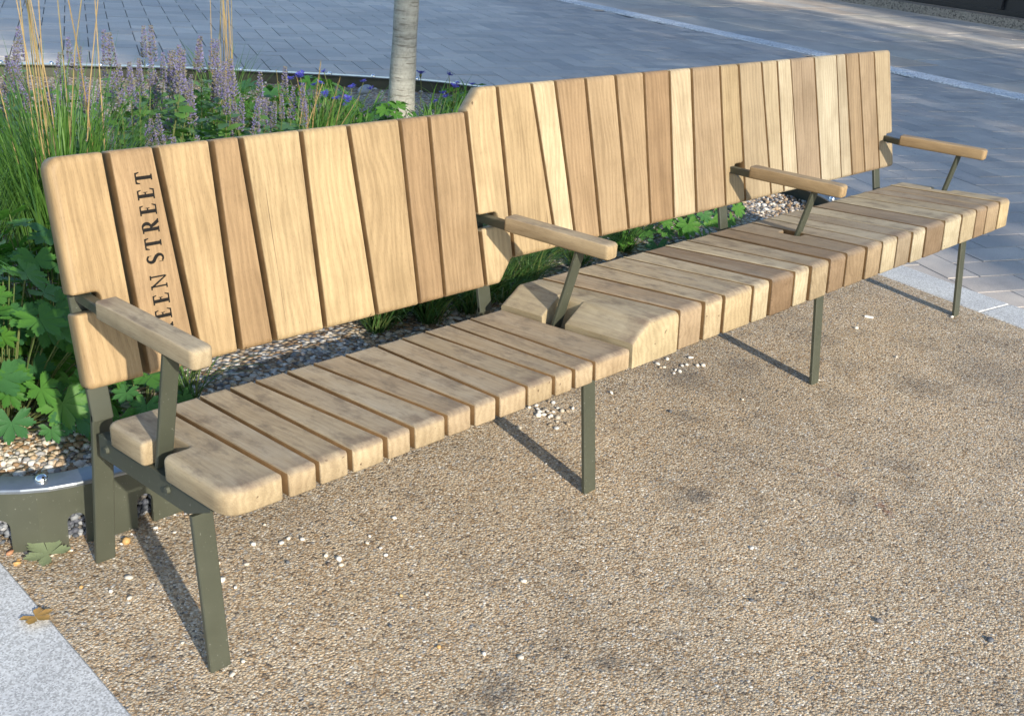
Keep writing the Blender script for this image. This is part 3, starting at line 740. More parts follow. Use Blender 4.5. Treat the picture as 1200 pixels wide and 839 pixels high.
def step_slat(x, color):
    """board with its left half bevelled down to the low seat, cut through by the armrest post"""
    (x0f, x0b), (x1f, x1b) = x; g = .0035; L = SLN
    top, low, run = DZ, .012, .056
    def section(y, e):
        # outline of the cross-section at depth y, e = end rounding 0..1 (1 = fully inset)
        xl = x0f+(x0b-x0f)*y/L+g; xr = x1f+(x1b-x1f)*y/L-g; d = .012*e
        return [(xl, -TS), (xl, low-.002-d*.4), (xl+.0025, low+.001-d*.5), (xl+run-.004, top-.0035-d), (xl+run, top-.001-d), (xl+run+.004, top-d), (xr-.006, top-d), (xr-.0015, top-.002-d), (xr, top-.008-d), (xr, -TS)]
    nx = .052; n0, n1 = .196, .268
    def body(y0, y1, e0, e1, cut=False):
        ys = []
        for k in range(6):
            a = k/5*math.pi/2; ys.append((y0+.012*(1-math.cos(a)) if e0 else y0+.006*(1-math.cos(a)), (1-math.sin(a)) if e0 else .35*(1-math.sin(a))))
        for k in range(5, -1, -1):
            a = k/5*math.pi/2; ys.append((y1-.014*(1-math.cos(a)) if e1 else y1-.006*(1-math.cos(a)), .8*(1-math.sin(a)) if e1 else .35*(1-math.sin(a))))
        V = []; F = []
        for y, e in ys:
            P = section(y, e)
            if cut:      # keep only the part right of the notch
                xl = P[0][0]; P = [(max(a, xl+nx), b) for a, b in P]; z_at = lambda xx: low+(top-low)*min(1, (xx-xl)/run)
                P = [(a, (min(b, z_at(a)) if i not in (0, 9) else b)) for i, (a, b) in enumerate(P)]
                P = [P[0]]+[(P[i][0]+.0003*i, P[i][1]) for i in range(1, 5)]+P[5:]
                P[1] = (P[1][0], top-.008); P[2] = (P[2][0]+.001, top-.006); P[3] = (P[3][0]+.003, top-.004); P[4] = (P[4][0]+.005, top-.002); P[5] = (max(P[5][0], P[4][0]+.003), top)
            V += [(a, y, b) for a, b in P]
        n = 10
        for k in range(len(ys)-1):
            for i in range(n): F.append((k*n+i, k*n+(i+1) % n, (k+1)*n+(i+1) % n, (k+1)*n+i))
        F.append(tuple(range(n))[::-1]); F.append(tuple((len(ys)-1)*n+i for i in range(n)))
        return V, F
    mb = MB()
    mb.add(*body(0, n0, True, False)); mb.add(*body(n1, L, False, True)); mb.add(*body(n0-.012, n1+.012, False, False, True))
    ox = x0f; mb.v = [(a-ox, b, c-top) for a, b, c in mb.v]
    me = mb.mesh('seat_slat', M['oak_seat'], True, 25)
    o = obj('seat_slat', me, bench, MST @ Matrix.Translation((ox, 0, top))); o.color = (*color, 1); o['label'] = 'bevelled seat slat stepping up between low and high seat'
gaps = lambda: random.choice((.0045, .006, .0072))
for i in range(13): seat_slat((sA_[i], sA_[i+1]), dA[i], False, 'left' if i == 0 else None, random.choice((.0105, .0115, .013)))
step_slat((sB_[0], sB_[1]), dB[0])
for i in range(1, 10): seat_slat((sB_[i], sB_[i+1]), dB[i], True, 'right' if i == 9 else None, random.choice((.012, .0145, .016)))
for i in range(10): seat_slat((sC_[i], sC_[i+1]), dC[i], True, 'end' if i == 9 else None, random.choice((.0125, .0145, .0165)))

# steel frames and armrests
def seat_under(y): return ZS-TS-(y-YSF)*(TILT/-YSF)-.001
def backpt(z, off): t = tz(z); p = Vector((0, YBB, ZBB))+tdir*t-nfr*off; return p
def pm(name, v, f, mat, parent=bench): return obj(name, mesh(name, [Vector(a)-BO for a in v], f, mat), parent)
ARM = [(.55, .43, .29), (.55, .40, .24), (.52, .35, .18), (.50, .33, .17)]
for i, x in enumerate(FX):
    w_ = .040
    zb = seat_under(-.27)
    pm('front_leg', *bar((x, -.3155, -.01), (x, -.270, zb-.0465), w_, .011), M['paint'])
    rt_ = backpt(.36, .049)
    pm('rear_leg', *bar((x, .1135, -.01), (x, rt_.y, .345), w_, .011), M['paint'])
    u0_, u1_ = backpt(.346, .049), backpt(.765 if i == 0 else .80, .049)
    pm('back_upright', *bar((x, u0_.y, u0_.z), (x, u1_.y, u1_.z), w_, .011), M['paint'])
    # seat bearer: flat bar on edge under the boards
    yb = .052
    z0, z1 = seat_under(-.335), seat_under(yb)
    v = []
    for xx in (x-.02, x+.02):
        v += [(xx, -.335, z0), (xx, -.335, z0-.014), (xx, -.26, seat_under(-.26)-.046), (xx, yb, z1-.046), (xx, yb, z1)]
    f = [(0, 1, 2, 3, 4), (9, 8, 7, 6, 5)]+[(k, 5+k, 5+(k+1) % 5, (k+1) % 5) for k in range(5)]
    pm('seat_bearer', v, [q[::-1] for q in f], M['paint'])
    for k_ in (0, 1):
        b_ = MB(); b_.tube([(x-.0195, (.02, -.20)[k_], seat_under((.02, -.20)[k_])-.022), (x-.0255, (.02, -.20)[k_], seat_under((.02, -.20)[k_])-.022)], [.0075, .006], 10); pm('bolt', b_.v, b_.f, M['paint'])
    # armrest
    ax0, ax1 = ((.019, .037), (1.009, 1.046), (2.030, 2.066), (2.982, 3.032))[i]
    a0 = Vector((ax0, .004, .5805)); a1 = Vector((ax1, -.284, .5835)); d = (a1-a0); L = d.length
    P = [(-.0205, 0), (.0205, 0), (.0205, L), (-.0205, L)]
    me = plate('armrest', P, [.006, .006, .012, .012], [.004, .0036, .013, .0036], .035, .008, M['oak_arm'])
    yl = d.normalized(); xl = Vector((0, 0, -1)).cross(yl).normalized(); xl = xl if xl.x < 0 else -xl; zl = xl.cross(yl)
    mt = Matrix(((xl.x, yl.x, zl.x, a0.x-BO.x), (xl.y, yl.y, zl.y, a0.y-BO.y), (xl.z, yl.z, zl.z, a0.z+.0185-BO.z), (0, 0, 0, 1)))
    ar = obj('armrest', me, bench, mt); ar.color = (*ARM[i], 1)
    inv = mt.inverted()
    def sub(name, v, f): return obj(name, mesh(name, [inv @ (Vector(a)-BO) for a in v], f, M['paint']), ar)
    q0 = backpt(.566, .052)
    sub('arm_bar', *bar((x, q0.y, .563), (ax0+.001, -.012, .572), .020, .020))
    sub('arm_post', *bar((x, -.148, seat_under(-.148)-.012), (ax1-.008, -.196, .566), .031, .009))

# ------------------------------------------------------------------ plants
def unit(a): return Vector((math.cos(a), math.sin(a), 0))
def blade(mb, base, az, length, width, lean, droop, seg=6, fold=.25):
    """arching strip leaf; lean = start angle from vertical, droop = added bend"""
    p = Vector(base); h = unit(az); s = Vector((-h.y, h.x, 0)); n0 = len(mb.v); L = length/seg
    for k in range(seg+1):
        u = k/seg; a = lean+droop*u*u; wd = width*(1-u**2.2)*(.55+.45*min(1, u*5))+.0004
        d = h*math.sin(a)+Vector((0, 0, 1))*math.cos(a); up_ = (Vector((0, 0, 1))*math.sin(a)-h*math.cos(a))
        mb.v += [tuple(p-s*wd/2+up_*wd*fold), tuple(p), tuple(p+s*wd/2+up_*wd*fold)]
        p = p+d*L
    for k in range(seg):
        a = n0+k*3; mb.f += [(a, a+1, a+4, a+3), (a+1, a+2, a+5, a+4)]
def rnd(a, b): return random.uniform(a, b)

# --- palmate geranium leaf, five deeply cut lobes with toothed tips
def palmate(seed, lobes=7, mat=None):
    rs = random.Random(seed); V = [(0, 0, 0)]; F = []
    span = R(300); ring = []
    for i in range(lobes):
        ca = -span/2+span*(i+.5)/lobes+math.pi/2; half = span/lobes/2; Lf = 1-.18*abs(i-(lobes-1)/2)/((lobes-1)/2)+rs.uniform(-.05, .05)
        pts = [(-1.0, .50), (-.95, .68), (-.80, .80), (-.64, .76), (-.52, .92), (-.28, .86), (-.16, .99), (0, 1.02), (.16, .99), (.28, .86), (.52, .92), (.64, .76), (.80, .80), (.95, .68), (1.0, .50)]
        idx = []
        for o, r_ in pts:
            a = ca+half*o*.96; rr = r_*Lf; cup = .16*rr*rr-.10*math.cos(o*math.pi)*rr*.5+rs.uniform(-.015, .015)
            V.append((rr*math.cos(a), rr*math.sin(a), cup)); idx.append(len(V)-1)
        V.append((.55*Lf*math.cos(ca), .55*Lf*math.sin(ca), .02)); mid = len(V)-1
        for a, b in zip(idx[:-1], idx[1:]): F.append((mid, a, b))
        F.append((0, idx[0], mid)); F.append((0, mid, idx[-1]))
    return mesh('leaf', V, F, mat or M['ger'], True)
GL = [palmate(i, l) for i, l in enumerate((7, 7, 5, 7))]
def geranium(loc, rad, h, n, size, label, group=None, flat=.5):
    root = empty('geranium_plant', (loc[0], loc[1], SOILZ)); tag(root, label, 'plant', group)
    st = MB()
    for i in range(n):
        u = math.sqrt((i+.5)/n); az = i*2.39996+rnd(-.4, .4); rr = rad*u*rnd(.85, 1.1)
        z = h*(1-.78*u**2.4)*rnd(.72, 1.06)*(1 if i % 3 else rnd(.35, .8)); z = max(.03, z)
        p = unit(az)*rr+Vector((0, 0, z))
        tilt = min(1.15, .15+u*flat*1.6+rnd(-.25, .25)); a2 = az+rnd(-.5, .5)
        nrm_ = (unit(a2)*math.sin(tilt)+Vector((0, 0, 1))*math.cos(tilt)).normalized()
        yv = (unit(a2)*math.cos(tilt)-Vector((0, 0, 1))*math.sin(tilt)).normalized(); xv = yv.cross(nrm_)
        s = size*rnd(.65, 1.12)*(1.05-.25*(i % 5 == 0))
        mt = Matrix(((xv.x*s, yv.x*s, nrm_.x*s, p.x), (xv.y*s, yv.y*s, nrm_.y*s, p.y), (xv.z*s, yv.z*s, nrm_.z*s, p.z), (0, 0, 0, 1)))
        obj('leaf', GL[i % 4], root, mt)
        b = unit(az)*rr*.25; m_ = unit(az)*rr*.75+Vector((0, 0, z*.7)); st.tube([b, m_*.98, p], .0016, 4, False)
    obj('stems', st.mesh('stems', M['stem']), root); root.children[-1]['kind'] = 'stuff'
    return root
geranium((.06, .66), .25, .36, 130, .060, 'lush green geranium mound nearest the camera beside the bench end')
geranium((.30, .92), .32, .38, 130, .062, 'tall green geranium mound behind the end backrest slat')
geranium((-.16, .98), .30, .38, 100, .060, 'green geranium mound at the photo edge beside the bench')
geranium((.34, .52), .10, .12, 14, .045, 'small geranium tuft peeking out between end seat slat and backrest')
geranium((2.55, .78), .30, .20, 46, .055, 'dark green geranium under the middle of the high backrest')
geranium((3.02, .86), .24, .16, 40, .055, 'geranium beside the pebbles under the far armrest')
geranium((2.15, .95), .26, .17, 34, .055, 'low geranium among the sedge under the high backrest')

# --- tall feather grass
def feather(name, loc, nb, ns, label, hb=(.45, .8), hs=(1.1, 1.5), rad=.13, spread=.35, plume=True):
    root = empty(name, (loc[0], loc[1], SOILZ)); tag(root, label, 'ornamental grass')
    mb = MB()
    for i in range(nb):
        a = rnd(0, math.tau); r_ = rad*math.sqrt(random.random()); az = a+rnd(-.6, .6)
        blade(mb, unit(a)*r_, az, rnd(*hb), rnd(.004, .0075), rnd(.02, .25), rnd(.3, 1.5), 7)
    o = obj('blades', mb.mesh('blades', M['blade'], True), root); o['kind'] = 'stuff'
    for i in range(ns):
        a = rnd(0, math.tau); r_ = rad*.8*math.sqrt(random.random()); az = rnd(0, math.tau); h = rnd(*hs); ln = rnd(.0, spread)*.35
        b = unit(a)*r_; m1 = b+unit(az)*h*.5*math.sin(ln)*.8+Vector((0, 0, h*.5)); m2 = b+unit(az)*h*math.sin(ln)+Vector((0, 0, h*math.cos(ln)))
        s = MB(); s.tube([b, m1, m2], [.0022, .0018, .001], 5)
        if plume and i % 3 == 0:
            d = (m2-m1).normalized(); q = m2-d*.28
            for k in range(70):
                u = k/70; c = q+d*.28*u; rr = .013*math.sin(math.pi*(.1+.85*u)); az2 = k*2.4
                e = c+unit(az2)*rr+d*.02; s.add([c, c+unit(az2+1.5)*.0015, e, c-unit(az2+1.5)*.0015], [(0, 1, 2, 3)])
        obj('stalk', s.mesh('stalk', M['straw']), root)
    return root
feather('feather_grass', (.62, 1.50), 430, 15, 'tall feather grass with straw stalks at the left of the bench', (.4, .75), (1.1, 1.45), .15, .5)
feather('feather_grass', (1.86, 2.62), 110, 11, 'narrow feather grass clump behind the lavender spikes near the tree', (.25, .55), (.85, 1.25), .07, .3)
feather('feather_grass', (.24, 1.42), 200, 5, 'green grass clump at the photo edge behind the geranium', (.3, .5), (.6, .9), .14, .6, False)
feather('feather_grass', (2.05, 2.25), 60, 10, 'short thin grass with pale seed heads beside the blue flowers', (.2, .35), (.3, .48), .14, 1.3)

# --- agastache: lavender flower spikes over toothed leaves
def spike(seed):
    rs = random.Random(seed); V = []; F = []; mats = []
    n = 13
    for w_ in range(n):
        u = w_/(n-1); z = .02+u*.100; rr = .0118*(1-.55*u**1.6)*(.9+.2*rs.random())
        for k in range(9):
            a = k*math.tau/9+w_*.35+rs.uniform(-.15, .15); c = Vector((math.cos(a)*rr*.62, math.sin(a)*rr*.62, z+rs.uniform(-.003, .003)))
            d = Vector((math.cos(a), math.sin(a), .75)).normalized(); s_ = d.orthogonal().normalized(); t2 = d.cross(s_); l = rr*.85*rs.uniform(.7, 1.3); q = .0024
            b = len(V); V += [tuple(c-d*.002), tuple(c+d*l*.5+s_*q), tuple(c+d*l*.5+t2*q), tuple(c+d*l*.5-s_*q), tuple(c+d*l*.5-t2*q), tuple(c+d*l)]
            for i in range(4): F += [(b, b+1+(i+1) % 4, b+1+i), (b+5, b+1+i, b+1+(i+1) % 4)]
            mats += [0 if rs.random() < .55 else 1]*8
    me = mesh('flower_spike', V, F, M['floret']); me.materials.append(M['calyx'])
    me.polygons.foreach_set('material_index', mats); return me
SP = [spike(i) for i in range(4)]
def ovate():
    V = []; F = []; n = 8
    for k in range(n+1):
        u = k/n; w_ = .33*math.sin(math.pi*u**.8)*(1 if k % 2 else .86)+.005
        V += [(-w_, u, .12*u*(1-u)+.10*w_), (0, u, .18*u*(1-u)), (w_, u, .12*u*(1-u)+.10*w_)]
    for k in range(n):
        a = k*3; F += [(a, a+1, a+4, a+3), (a+1, a+2, a+5, a+4)]
    return mesh('leaf', V, F, M['aga_leaf'], True)
OV = ovate()
def lookm(p, d, s, twist=0.):
    """matrix placing +Y along d"""
    d = d.normalized(); x = d.cross(Vector((0, 0, 1)));
    x = x.normalized() if x.length > 1e-3 else Vector((1, 0, 0)); z = x.cross(d)
    m_ = Matrix(((x.x, d.x, z.x, p.x), (x.y, d.y, z.y, p.y), (x.z, d.z, z.z, p.z), (0, 0, 0, 1)))
    return m_ @ Matrix.Rotation(twist, 4, 'Y') @ Matrix.Scale(s, 4)
def agastache(loc, n, h, rad, label, nl=17):
    root = empty('agastache_plant', (loc[0], loc[1], SOILZ)); tag(root, label, 'flowering plant')
    st = MB()
    for i in range(n):
        a = i*2.4+rnd(-.5, .5); r_ = rad*math.sqrt((i+.5)/n); b = unit(a)*r_*.5; hh = h*rnd(.55, 1.08); lean = rnd(0, .28)
        top = b+unit(a)*(r_*.5+hh*math.sin(lean)*.4)+Vector((0, 0, hh)); st.tube([b, (b+top)*.5+unit(a)*.01, top], [.003, .0025, .0018], 5, False)
        d = (unit(a)*.12*rnd(-.3, 1.5)+Vector((0, 0, 1))).normalized(); s = rnd(.85, 1.3)
        x = d.orthogonal().normalized(); y = d.cross(x)
        obj('flower_spike', SP[i % 4], root, Matrix(((x.x*s, y.x*s, d.x*s, top.x), (x.y*s, y.y*s, d.y*s, top.y), (x.z*s, y.z*s, d.z*s, top.z), (0, 0, 0, 1))) @ Matrix.Translation((0, 0, -.015)))
        for k in range(nl):
            u = rnd(.12, .95); p = b+(top-b)*u; az = rnd(0, math.tau); dd = unit(az)*math.cos(.2)+Vector((0, 0, rnd(-.35, .45)))
            obj('leaf', OV, root, lookm(p, dd, rnd(.055, .085)*(1.15-.4*u), rnd(-.4, .4)))
    o = obj('stems', st.mesh('stems', M['stem']), root); o['kind'] = 'stuff'
for (x, y, n, h, rad, lb) in [
    (1.02, 1.86, 16, .48, .19, 'lavender agastache just right of the tall straw grass'),
    (1.34, 1.86, 17, .44, .19, 'lavender agastache in the front middle of the flower drift'),
    (1.62, 1.98, 14, .38, .18, 'lavender agastache at the right end of the flower drift'),
    (1.24, 2.24, 14, .47, .20, 'tallest lavender agastache at the back of the flower drift'),
    (1.56, 2.36, 11, .43, .18, 'lavender agastache at the back, beside the narrow grass clump'),
    (.66, 2.05, 10, .50, .18, 'dusky purple agastache behind the tall straw grass'),
    (.44, 1.92, 9, .50, .16, 'dusky purple agastache at the photo edge'),
    (.98, 2.50, 9, .42, .18, 'purple agastache half hidden behind the grass blades'),
    (1.02, 1.45, 8, .36, .14, 'short lavender agastache right behind the backrest')]:
    agastache((x, y), n, h, rad, lb)

# --- blue cornflower-like blooms
def bloom(seed):
    rs = random.Random(seed); V = []; F = []
    for k in range(11):
        a = k*math.tau/11+rs.uniform(-.2, .2); l = rs.uniform(.017, .026); e = rs.uniform(.25, .8); d = Vector((math.cos(a)*math.cos(e), math.sin(a)*math.cos(e), math.sin(e))); s = Vector((-math.sin(a), math.cos(a), 0))
        b = len(V); V += [(0, 0, 0), tuple(d*l*.6-s*.003), tuple(d*l-s*.006), tuple(d*l*.86), tuple(d*l+s*.006), tuple(d*l*.6+s*.003)]; F += [(b, b+1, b+2, b+3), (b, b+3, b+4, b+5)]
    for k in range(7):
        a = k*math.tau/7; b = len(V); V += [(0, 0, 0), (math.cos(a)*.005, math.sin(a)*.005, .012), (math.cos(a+.5)*.004, math.sin(a+.5)*.004, .013)]; F.append((b, b+1, b+2))
    return mesh('bloom', V, F, M['corn'])
BL_ = [bloom(i) for i in range(3)]
def cornflower(loc, n, h, rad, label, nblade=60, tops=None):
    root = empty('cornflower_plant', (loc[0], loc[1], SOILZ)); tag(root, label, 'flowering plant')
    st = MB(); bl = MB()
    for i in range(n):
        a = rnd(0, math.tau); r_ = rad*math.sqrt(random.random()); hh = h*rnd(.65, 1.05); p = unit(a)*r_+Vector((0, 0, hh)); st.tube([p*.3-Vector((0, 0, p.z*.3)), p*.8, p], .0018, 4, False)
        obj('bloom', BL_[i % 3], root, Matrix.Translation(p) @ Matrix.Rotation(rnd(-.5, .5), 4, 'X') @ Matrix.Rotation(rnd(-.5, .5), 4, 'Y') @ Matrix.Scale(rnd(.8, 1.2), 4))
    for i in range(nblade): blade(bl, unit(rnd(0, 6.28))*rad*random.random(), rnd(0, 6.28), rnd(.6, 1.1)*h, rnd(.010, .018), rnd(.05, .5), rnd(.5, 1.6), 6)
    o = obj('leaves', bl.mesh('leaves', M['blade'], True), root); o['kind'] = 'stuff'
    o = obj('stems', st.mesh('stems', M['stem']), root); o['kind'] = 'stuff'
cornflower((2.22, 2.42), 9, .34, .16, 'blue cornflower clump beside the lavender drift')
cornflower((2.52, 2.62), 6, .30, .16, 'blue cornflower clump left of the tree trunk')
cornflower((2.86, 2.34), 3, .26, .12, 'cornflower leaves right in front of the tree trunk', 50)
cornflower((3.16, 2.52), 4, .30, .15, 'blue cornflower clump right of the tree trunk', 50)
q = yp(493, 86, 2.66); fl = empty('tall_cornflower', (q.x, 2.66, SOILZ)); tag(fl, 'single tall blue cornflower standing up right of the trunk', 'flower')
mb = MB(); mb.tube([(0, 0, 0), (.01, 0, .2), (0, 0, q.z-SOILZ-.01)], .002, 5); obj('stem', mb.mesh('stem', M['stem']), fl); obj('bloom', BL_[0], fl, Matrix.Translation((0, 0, q.z-SOILZ-.005)) @ Matrix.Scale(1.3, 4))
mb = MB(); mb.tube([(0, 0, -.018), (0, 0, -.008), (0, 0, .002)], [.003, .007, .005], 8); obj('calyx', mb.mesh('calyx', M['stem']), fl, Matrix.Translation((0, 0, q.z-SOILZ-.005)))
geranium((2.66, 3.02), .26, .22, 46, .062, 'bright green leafy clump by the far edging left of the trunk')
geranium((3.30, 2.55), .26, .24, 46, .060, 'green leafy clump right of the trunk behind the stepped slat')
geranium((3.58, 2.55), .22, .20, 30, .060, 'green leafy clump farthest right behind the high backrest')
geranium((1.10, 2.85), .3, .3, 40, .07, 'green foliage at the back of the lavender drift')

geranium((0.82, 2.15), 0.26, 0.3, 40, .062, 'leafy green clump between the straw grass and the lavender drift')
geranium((1.45, 2.12), 0.28, 0.26, 44, .062, 'leafy green clump low among the lavender stems')
geranium((0.75, 2.75), 0.3, 0.28, 36, .062, 'leafy green clump at the far back left of the bed')
geranium((2.0, 2.9), 0.3, 0.24, 40, .062, 'leafy green clump between lavender drift and far edging')
geranium((1.95, 2.0), 0.22, 0.2, 30, .062, 'leafy green clump behind the low backrest near the blue flowers')
geranium((2.34, 3.05), 0.28, 0.22, 44, .060, 'leafy green clump by the far edging behind the blue flowers')
geranium((2.72, 2.5), 0.2, 0.2, 34, .060, 'leafy green clump hugging the left side of the trunk')
geranium((1.6, 2.95), 0.32, 0.26, 44, .060, 'leafy green clump behind the narrow feather grass')
geranium((1.15, 2.05), 0.26, 0.3, 50, .060, 'leafy green clump under the tallest lavender spikes')
# --- sedge tufts under the backrest
def sedge(loc, n, l, label, group='sedge tufts under the bench back'):
    root = empty('sedge_tuft', (loc[0], loc[1], SOILZ)); tag(root, label, 'grass', group); mb = MB()
    for i in range(n): blade(mb, unit(rnd(0, 6.28))*.03*random.random(), rnd(0, 6.28), rnd(.6, 1.1)*l, rnd(.003, .0055), rnd(.1, .8), rnd(.6, 1.8), 6)
    o = obj('blades', mb.mesh('blades', M['sedge'], True), root); o['kind'] = 'stuff'
sedge((.44, .50), 45, .26, 'arching sedge tuft showing between the first seat slats and backrest', None)
sedge((.56, .66), 30, .24, 'thin sedge tuft leaning over the pebbles behind the low seat', None)
for i, (x, y) in enumerate([(1.30, .62), (1.48, .55), (1.62, .70), (1.42, .80), (1.76, .62), (1.92, .72), (1.84, .86), (2.06, .66), (2.2, .78), (1.62, .9), (2.34, .68), (1.2, .8), (1.38, .68), (1.54, .62), (1.70, .56), (1.1, .72), (2.0, .88), (1.10, .58), (1.19, .62), (1.27, .55), (1.35, .60), (1.43, .55), (1.58, .56), (1.22, .68)]):
    sedge((x, y), 110, .27, 'dark green sedge tuft under the backrest near the stepped slat')

# --- grey boulders by the far edging
def boulder(p, r_, label):
    V, F = pebbles([np.zeros(3)], [r_]); me = mesh('boulder', V.tolist(), F.tolist(), M['boulder'], True); o = obj('boulder', me); o.location = p
    md = o.modifiers.new('sub', 'SUBSURF'); md.levels = md.render_levels = 2; tag(o, label, 'stone')
M['boulder'] = simple('grey_boulder', (.36, .37, .40), .8, .2, var=.2, scale=60, bump=.4)
q = yp(428, 103, 3.15); boulder((q.x, 3.15, q.z-.01), .055, 'rounded grey stone in the leaves left of the trunk')
q = yp(545, 112, 2.9); boulder((q.x, 2.9, q.z-.01), .05, 'rounded grey stone peeking over the stepped backrest slat')

# ------------------------------------------------------------------ the tree in the bed
def mat_bark():
    m, t = newmat('pale_bark'); tc = t.n('TexCoord'); co = tc.outputs['Object']
    h = t.n('Mapping', i={0: co, 3: (1, 1, 9)}).outputs[0]
    n1 = t.noise(h, 7., 5, .6); n2 = t.noise(co, 60., 4, .65); n3 = t.noise(t.n('Mapping', i={0: co, 3: (3, 3, 26)}).outputs[0], 3.2, 3, .55)
    c = t.ramp(n1.outputs[0], [(.3, (.26, .26, .23)), (.5, (.345, .345, .31)), (.72, (.42, .42, .38))])
    c = t.mix(.6, c, t.ramp(n2.outputs[0], [(.32, .62), (.5, 1.), (.7, 1.12)]), 'MULTIPLY')
    lent = t.ramp(n3.outputs[0], [(.61, 0.), (.68, .6)])
    c = t.mix(lent, c, (.13, .105, .085, 1))
    hh = t.math('SUBTRACT', n2.outputs[0], t.math('MULTIPLY', lent, .8))
    t.out(t.bsdf(c, .8, .25, t.bump(hh, .7, .006))); return m
M['bark'] = mat_bark()
tree = empty('street_tree', (2.93, 2.66, SOILZ)); tag(tree, 'young pale-barked tree growing in the planter behind the bench', 'tree')
mb = MB(); pts = []; rd_ = []
for k in range(60):
    u = k/59; z = -.05+5.2*u; pts.append((.03*math.sin(u*5)-.03*u, .02*math.sin(u*7+1), z)); rd_.append(.069*(1-.78*u)*(1+.020*math.sin(k*1.9)+.012*math.sin(k*.77))+(.02*math.exp(-k/1.2)))
mb.tube(pts, rd_, 28)
obj('trunk', mb.mesh('trunk', M['bark'], True), tree)
lf = MB(); limbs = MB(); rs = random.Random(5)
for i in range(26):
    z = 2.3+2.7*i/26; a = i*2.4; l = (1.35-.32*abs(z-3.2))*rs.uniform(.8, 1.1); d = unit(a)*.82+Vector((0, 0, .55)); b = Vector((0, 0, z)); e = b+d*l; m_ = b+d*l*.5+Vector((0, 0, -.04))
    limbs.tube([b, m_, e], [.022, .013, .005], 6)
    for k in range(150):
        u = rs.uniform(.25, 1.05); p = b+d*l*u+Vector((rs.gauss(0, .16), rs.gauss(0, .16), rs.gauss(0, .14))); n_ = Vector((rs.gauss(0, 1), rs.gauss(0, 1), rs.gauss(0, 1)+.8)).normalized(); x = n_.orthogonal().normalized(); y = n_.cross(x); s = rs.uniform(.025, .045)
        lf.add([p-x*s*.6, p-y*s, p+x*s*.6, p+y*s*1.1], [(0, 1, 2, 3)])
obj('limbs', limbs.mesh('limbs', M['bark'], True), tree)
o = obj('crown', lf.mesh('crown', M['crown']), tree); o['kind'] = 'stuff'

# ------------------------------------------------------------------ unseen trees added behind the camera, shading the street and the far end
def added_shade_tree(s_, c_, zc, rc, rzz, n, label):
    x, y = s_*.235+c_*.972, s_*.972-c_*.235
    root = empty('added_shade_tree', (x, y, 0)); tag(root, label, 'tree', 'added shade trees behind the viewpoint')
    tr = MB(); tr.tube([(0, 0, -.1), (.05, 0, zc*.5), (0, .1, zc+rzz*.6)], [.26, .19, .06], 14)
    rs = random.Random(int(c_*10)); lb = MB(); lv = MB()
    for i in range(22):
        a = i*2.4; el = rs.uniform(-.5, 1.1); d = Vector((math.cos(a)*math.cos(el)*rc, math.sin(a)*math.cos(el)*rc, math.sin(el)*rzz)); b = Vector((0, 0, zc-rzz*.45+rzz*.5*i/22)); e = Vector((0, 0, zc))+d*.85
        lb.tube([b, (b+e)*.5+Vector((0, 0, .15)), e], [.09, .05, .02], 6)
    while len(lv.v) < n*4:
        p = Vector((rs.uniform(-1, 1), rs.uniform(-1, 1), rs.uniform(-1, 1))); l = p.length
        if l > 1 or l < .45: continue
        k = math.sin(p.x*7+c_)+math.sin(p.y*6+1)+math.sin(p.z*8+2)
        if l > .86 and k < .3: continue
        p = Vector((p.x*rc, p.y*rc, zc+p.z*rzz)); q = Vector((rs.gauss(0, 1), rs.gauss(0, 1), rs.gauss(0, 1))).normalized(); u_ = q.orthogonal().normalized(); v_ = q.cross(u_); w_ = rs.uniform(.07, .12)
        lv.add([p-u_*w_, p-v_*w_, p+u_*w_, p+v_*w_*1.1], [(0, 1, 2, 3)])
    obj('trunk', tr.mesh('trunk', M['bark'], True), root); o = obj('limbs', lb.mesh('limbs', M['bark'], True), root); o = obj('crown', lv.mesh('crown', M['crown']), root); o['kind'] = 'stuff'
added_shade_tree(-7, 3.9, 8.8, 4.6, 3.6, 19000, 'tall unseen tree added behind the viewpoint to shade the street, its crown starting high')
added_shade_tree(-12, 7.25, 8.4, 4.4, 4.8, 14000, 'spreading unseen tree added behind the viewpoint to shade the right side')
added_shade_tree(-10, 16.0, 8.2, 4.0, 4.6, 8000, 'unseen shade tree added behind the viewpoint, farthest right')

# ------------------------------------------------------------------ loose bits on the resin surface
def loose(px, py, r_, mat, label, group, cat='stone', flat=.6):
    r_ = r_*1.4 if r_ < .0065 else r_
    V, F = pebbles([np.zeros(3)], [r_]); me = mesh('pebble', V.tolist(), F.tolist(), mat, True); p = gp(px, py)
    o = obj('loose_pebble', me); o.location = (p.x, p.y, r_*.35+.003); tag(o, label, cat, group)
wl, wg = 'single loose white pebble lying on the resin gravel', 'loose white pebbles'
for px, py, r_ in [(330, 638, .0045), (338, 633, .004), (354, 634, .005), (382, 653, .004), (397, 657, .005), (400, 664, .0045), (462, 609, .0048), (430, 638, .0035), (433, 630, .003), (446, 644, .004), (452, 652, .003), (613, 683, .0048), (610, 772, .0045), (567, 768, .004), (500, 698, .003), (880, 644, .0042), (289, 663, .004), (276, 690, .0035), (256, 662, .004), (152, 703, .0045), (130, 695, .004), (151, 679, .006), (260, 682, .006), (297, 640, .005), (214, 755, .003), (310, 617, .0035), (716, 462, .006), (796, 437, .006), (640, 545, .003), (1003, 386, .006), (958, 447, .005), (870, 470, .004), (1050, 420, .005), (770, 428, .006), (778, 432, .005), (930, 588, .003), (272, 793, .005), (285, 777, .004), (1115, 373, .006), (700, 360, .004)]:
    loose(px, py, r_, M['pebble_w'], wl, wg)
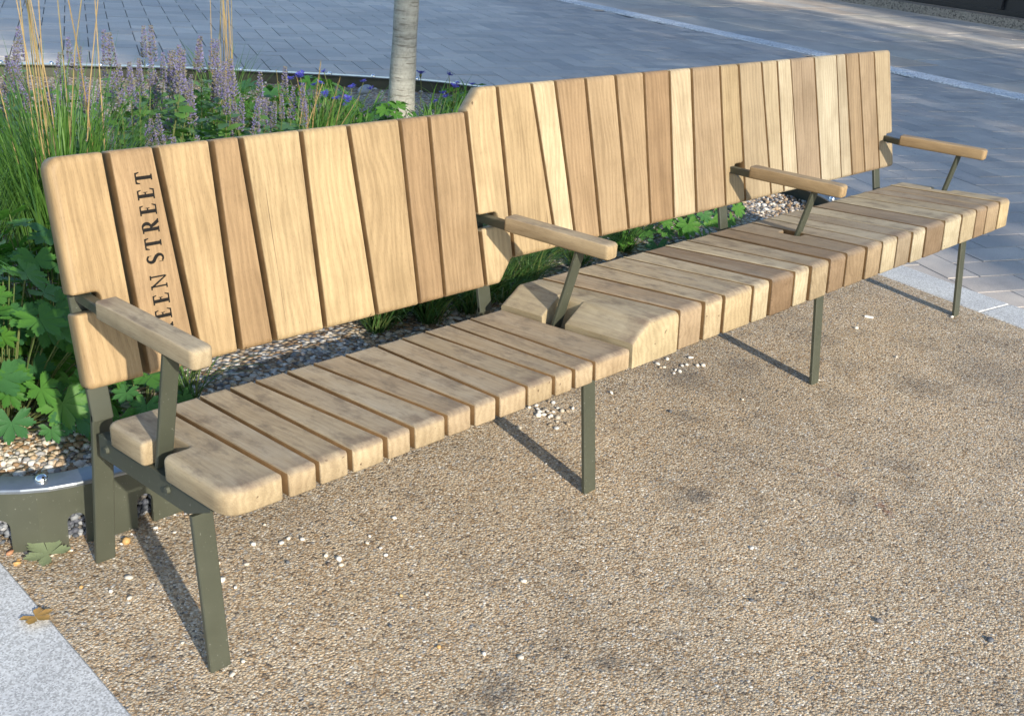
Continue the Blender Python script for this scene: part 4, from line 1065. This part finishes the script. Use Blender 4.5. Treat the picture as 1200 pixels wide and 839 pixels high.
for px, py, r_ in [(337, 661, .0045), (385, 663, .0045), (287, 660, .003), (1030, 730, .006), (1160, 752, .006), (880, 705, .004), (797, 436, .007), (785, 484, .007), (457, 735, .003)]:
    loose(px, py, r_, M['pebble_d'], 'single loose slate-grey pebble lying on the resin gravel', 'loose grey pebbles')
for px, py, r_ in [(514, 760, .0045), (470, 700, .0035), (148, 637, .012), (20, 662, .007), (12, 650, .006), (95, 690, .004)]:
    loose(px, py, r_, M['pebble_o'], 'single loose ochre stone chip lying on the gravel', 'loose ochre chips')
random.seed(21)
for i in range(26):
    loose(642+random.gauss(0, 14), 484+random.gauss(0, 9)-0, random.uniform(.004, .0085), M['pebble_m'], 'pale pebble in the little heap beside the second front leg', 'little heap of pale pebbles')
for i in range(10): loose(795+random.gauss(0, 22), 432+random.gauss(0, 7), random.uniform(.004, .008), M['pebble_m'], 'pale pebble in the scatter under the high seat', 'pale pebbles under the high seat')
# splinters
def stick(name, px, py, l, az, w_, col, label):
    m_ = simple(name+'_paint', col, .7, .3, var=.1); p = gp(px, py); me = mesh(name, *bar((0, -l/2, 0), (0, l/2, .001), w_, w_*.8), m_); o = obj(name, me); o.location = (p.x, p.y, w_*.4); o.rotation_euler = (0, 0, az); tag(o, label, 'litter')
stick('matchstick', 710, 668, .020, R(-60), .0032, (.75, .74, .70), 'tiny white matchstick lying alone on open gravel')
stick('wood_splinter', 456, 541, .024, R(-52), .004, (.70, .66, .56), 'pale wood splinter under the front edge of the low seat')
stick('cigarette_end', 20, 661, .020, R(-40), .006, (.55, .32, .12), 'orange cigarette end lying by the left kerb and edging')
stick('paper_scrap', 1018, 373, .03, R(30), .010, (.7, .7, .68), 'small white paper scrap under the far end of the seat')
# fallen leaves
def fallen(px, py, s, az, mat, label, lob):
    me = palmate(40+lob, lob, mat); p = gp(px, py); o = obj('fallen_leaf', me); o.location = (p.x, p.y, .014); o.rotation_euler = (.08, -.05, az); o.scale = (s, s, s*.9); tag(o, label, 'leaf')
M['dryg'] = mat_leaf('fallen_green_leaf', (.22, .27, .15), (.26, .31, .18), None, .15, .6); M['dryy'] = mat_leaf('fallen_yellow_leaf', (.42, .26, .06), (.5, .30, .10), None, .2, .6)
fallen(58, 656, .052, R(20), M['dryg'], 'green fallen leaf at the foot of the planter edging', 5)
fallen(42, 729, .034, R(200), M['dryy'], 'yellow fallen leaf on the left granite kerb', 5)
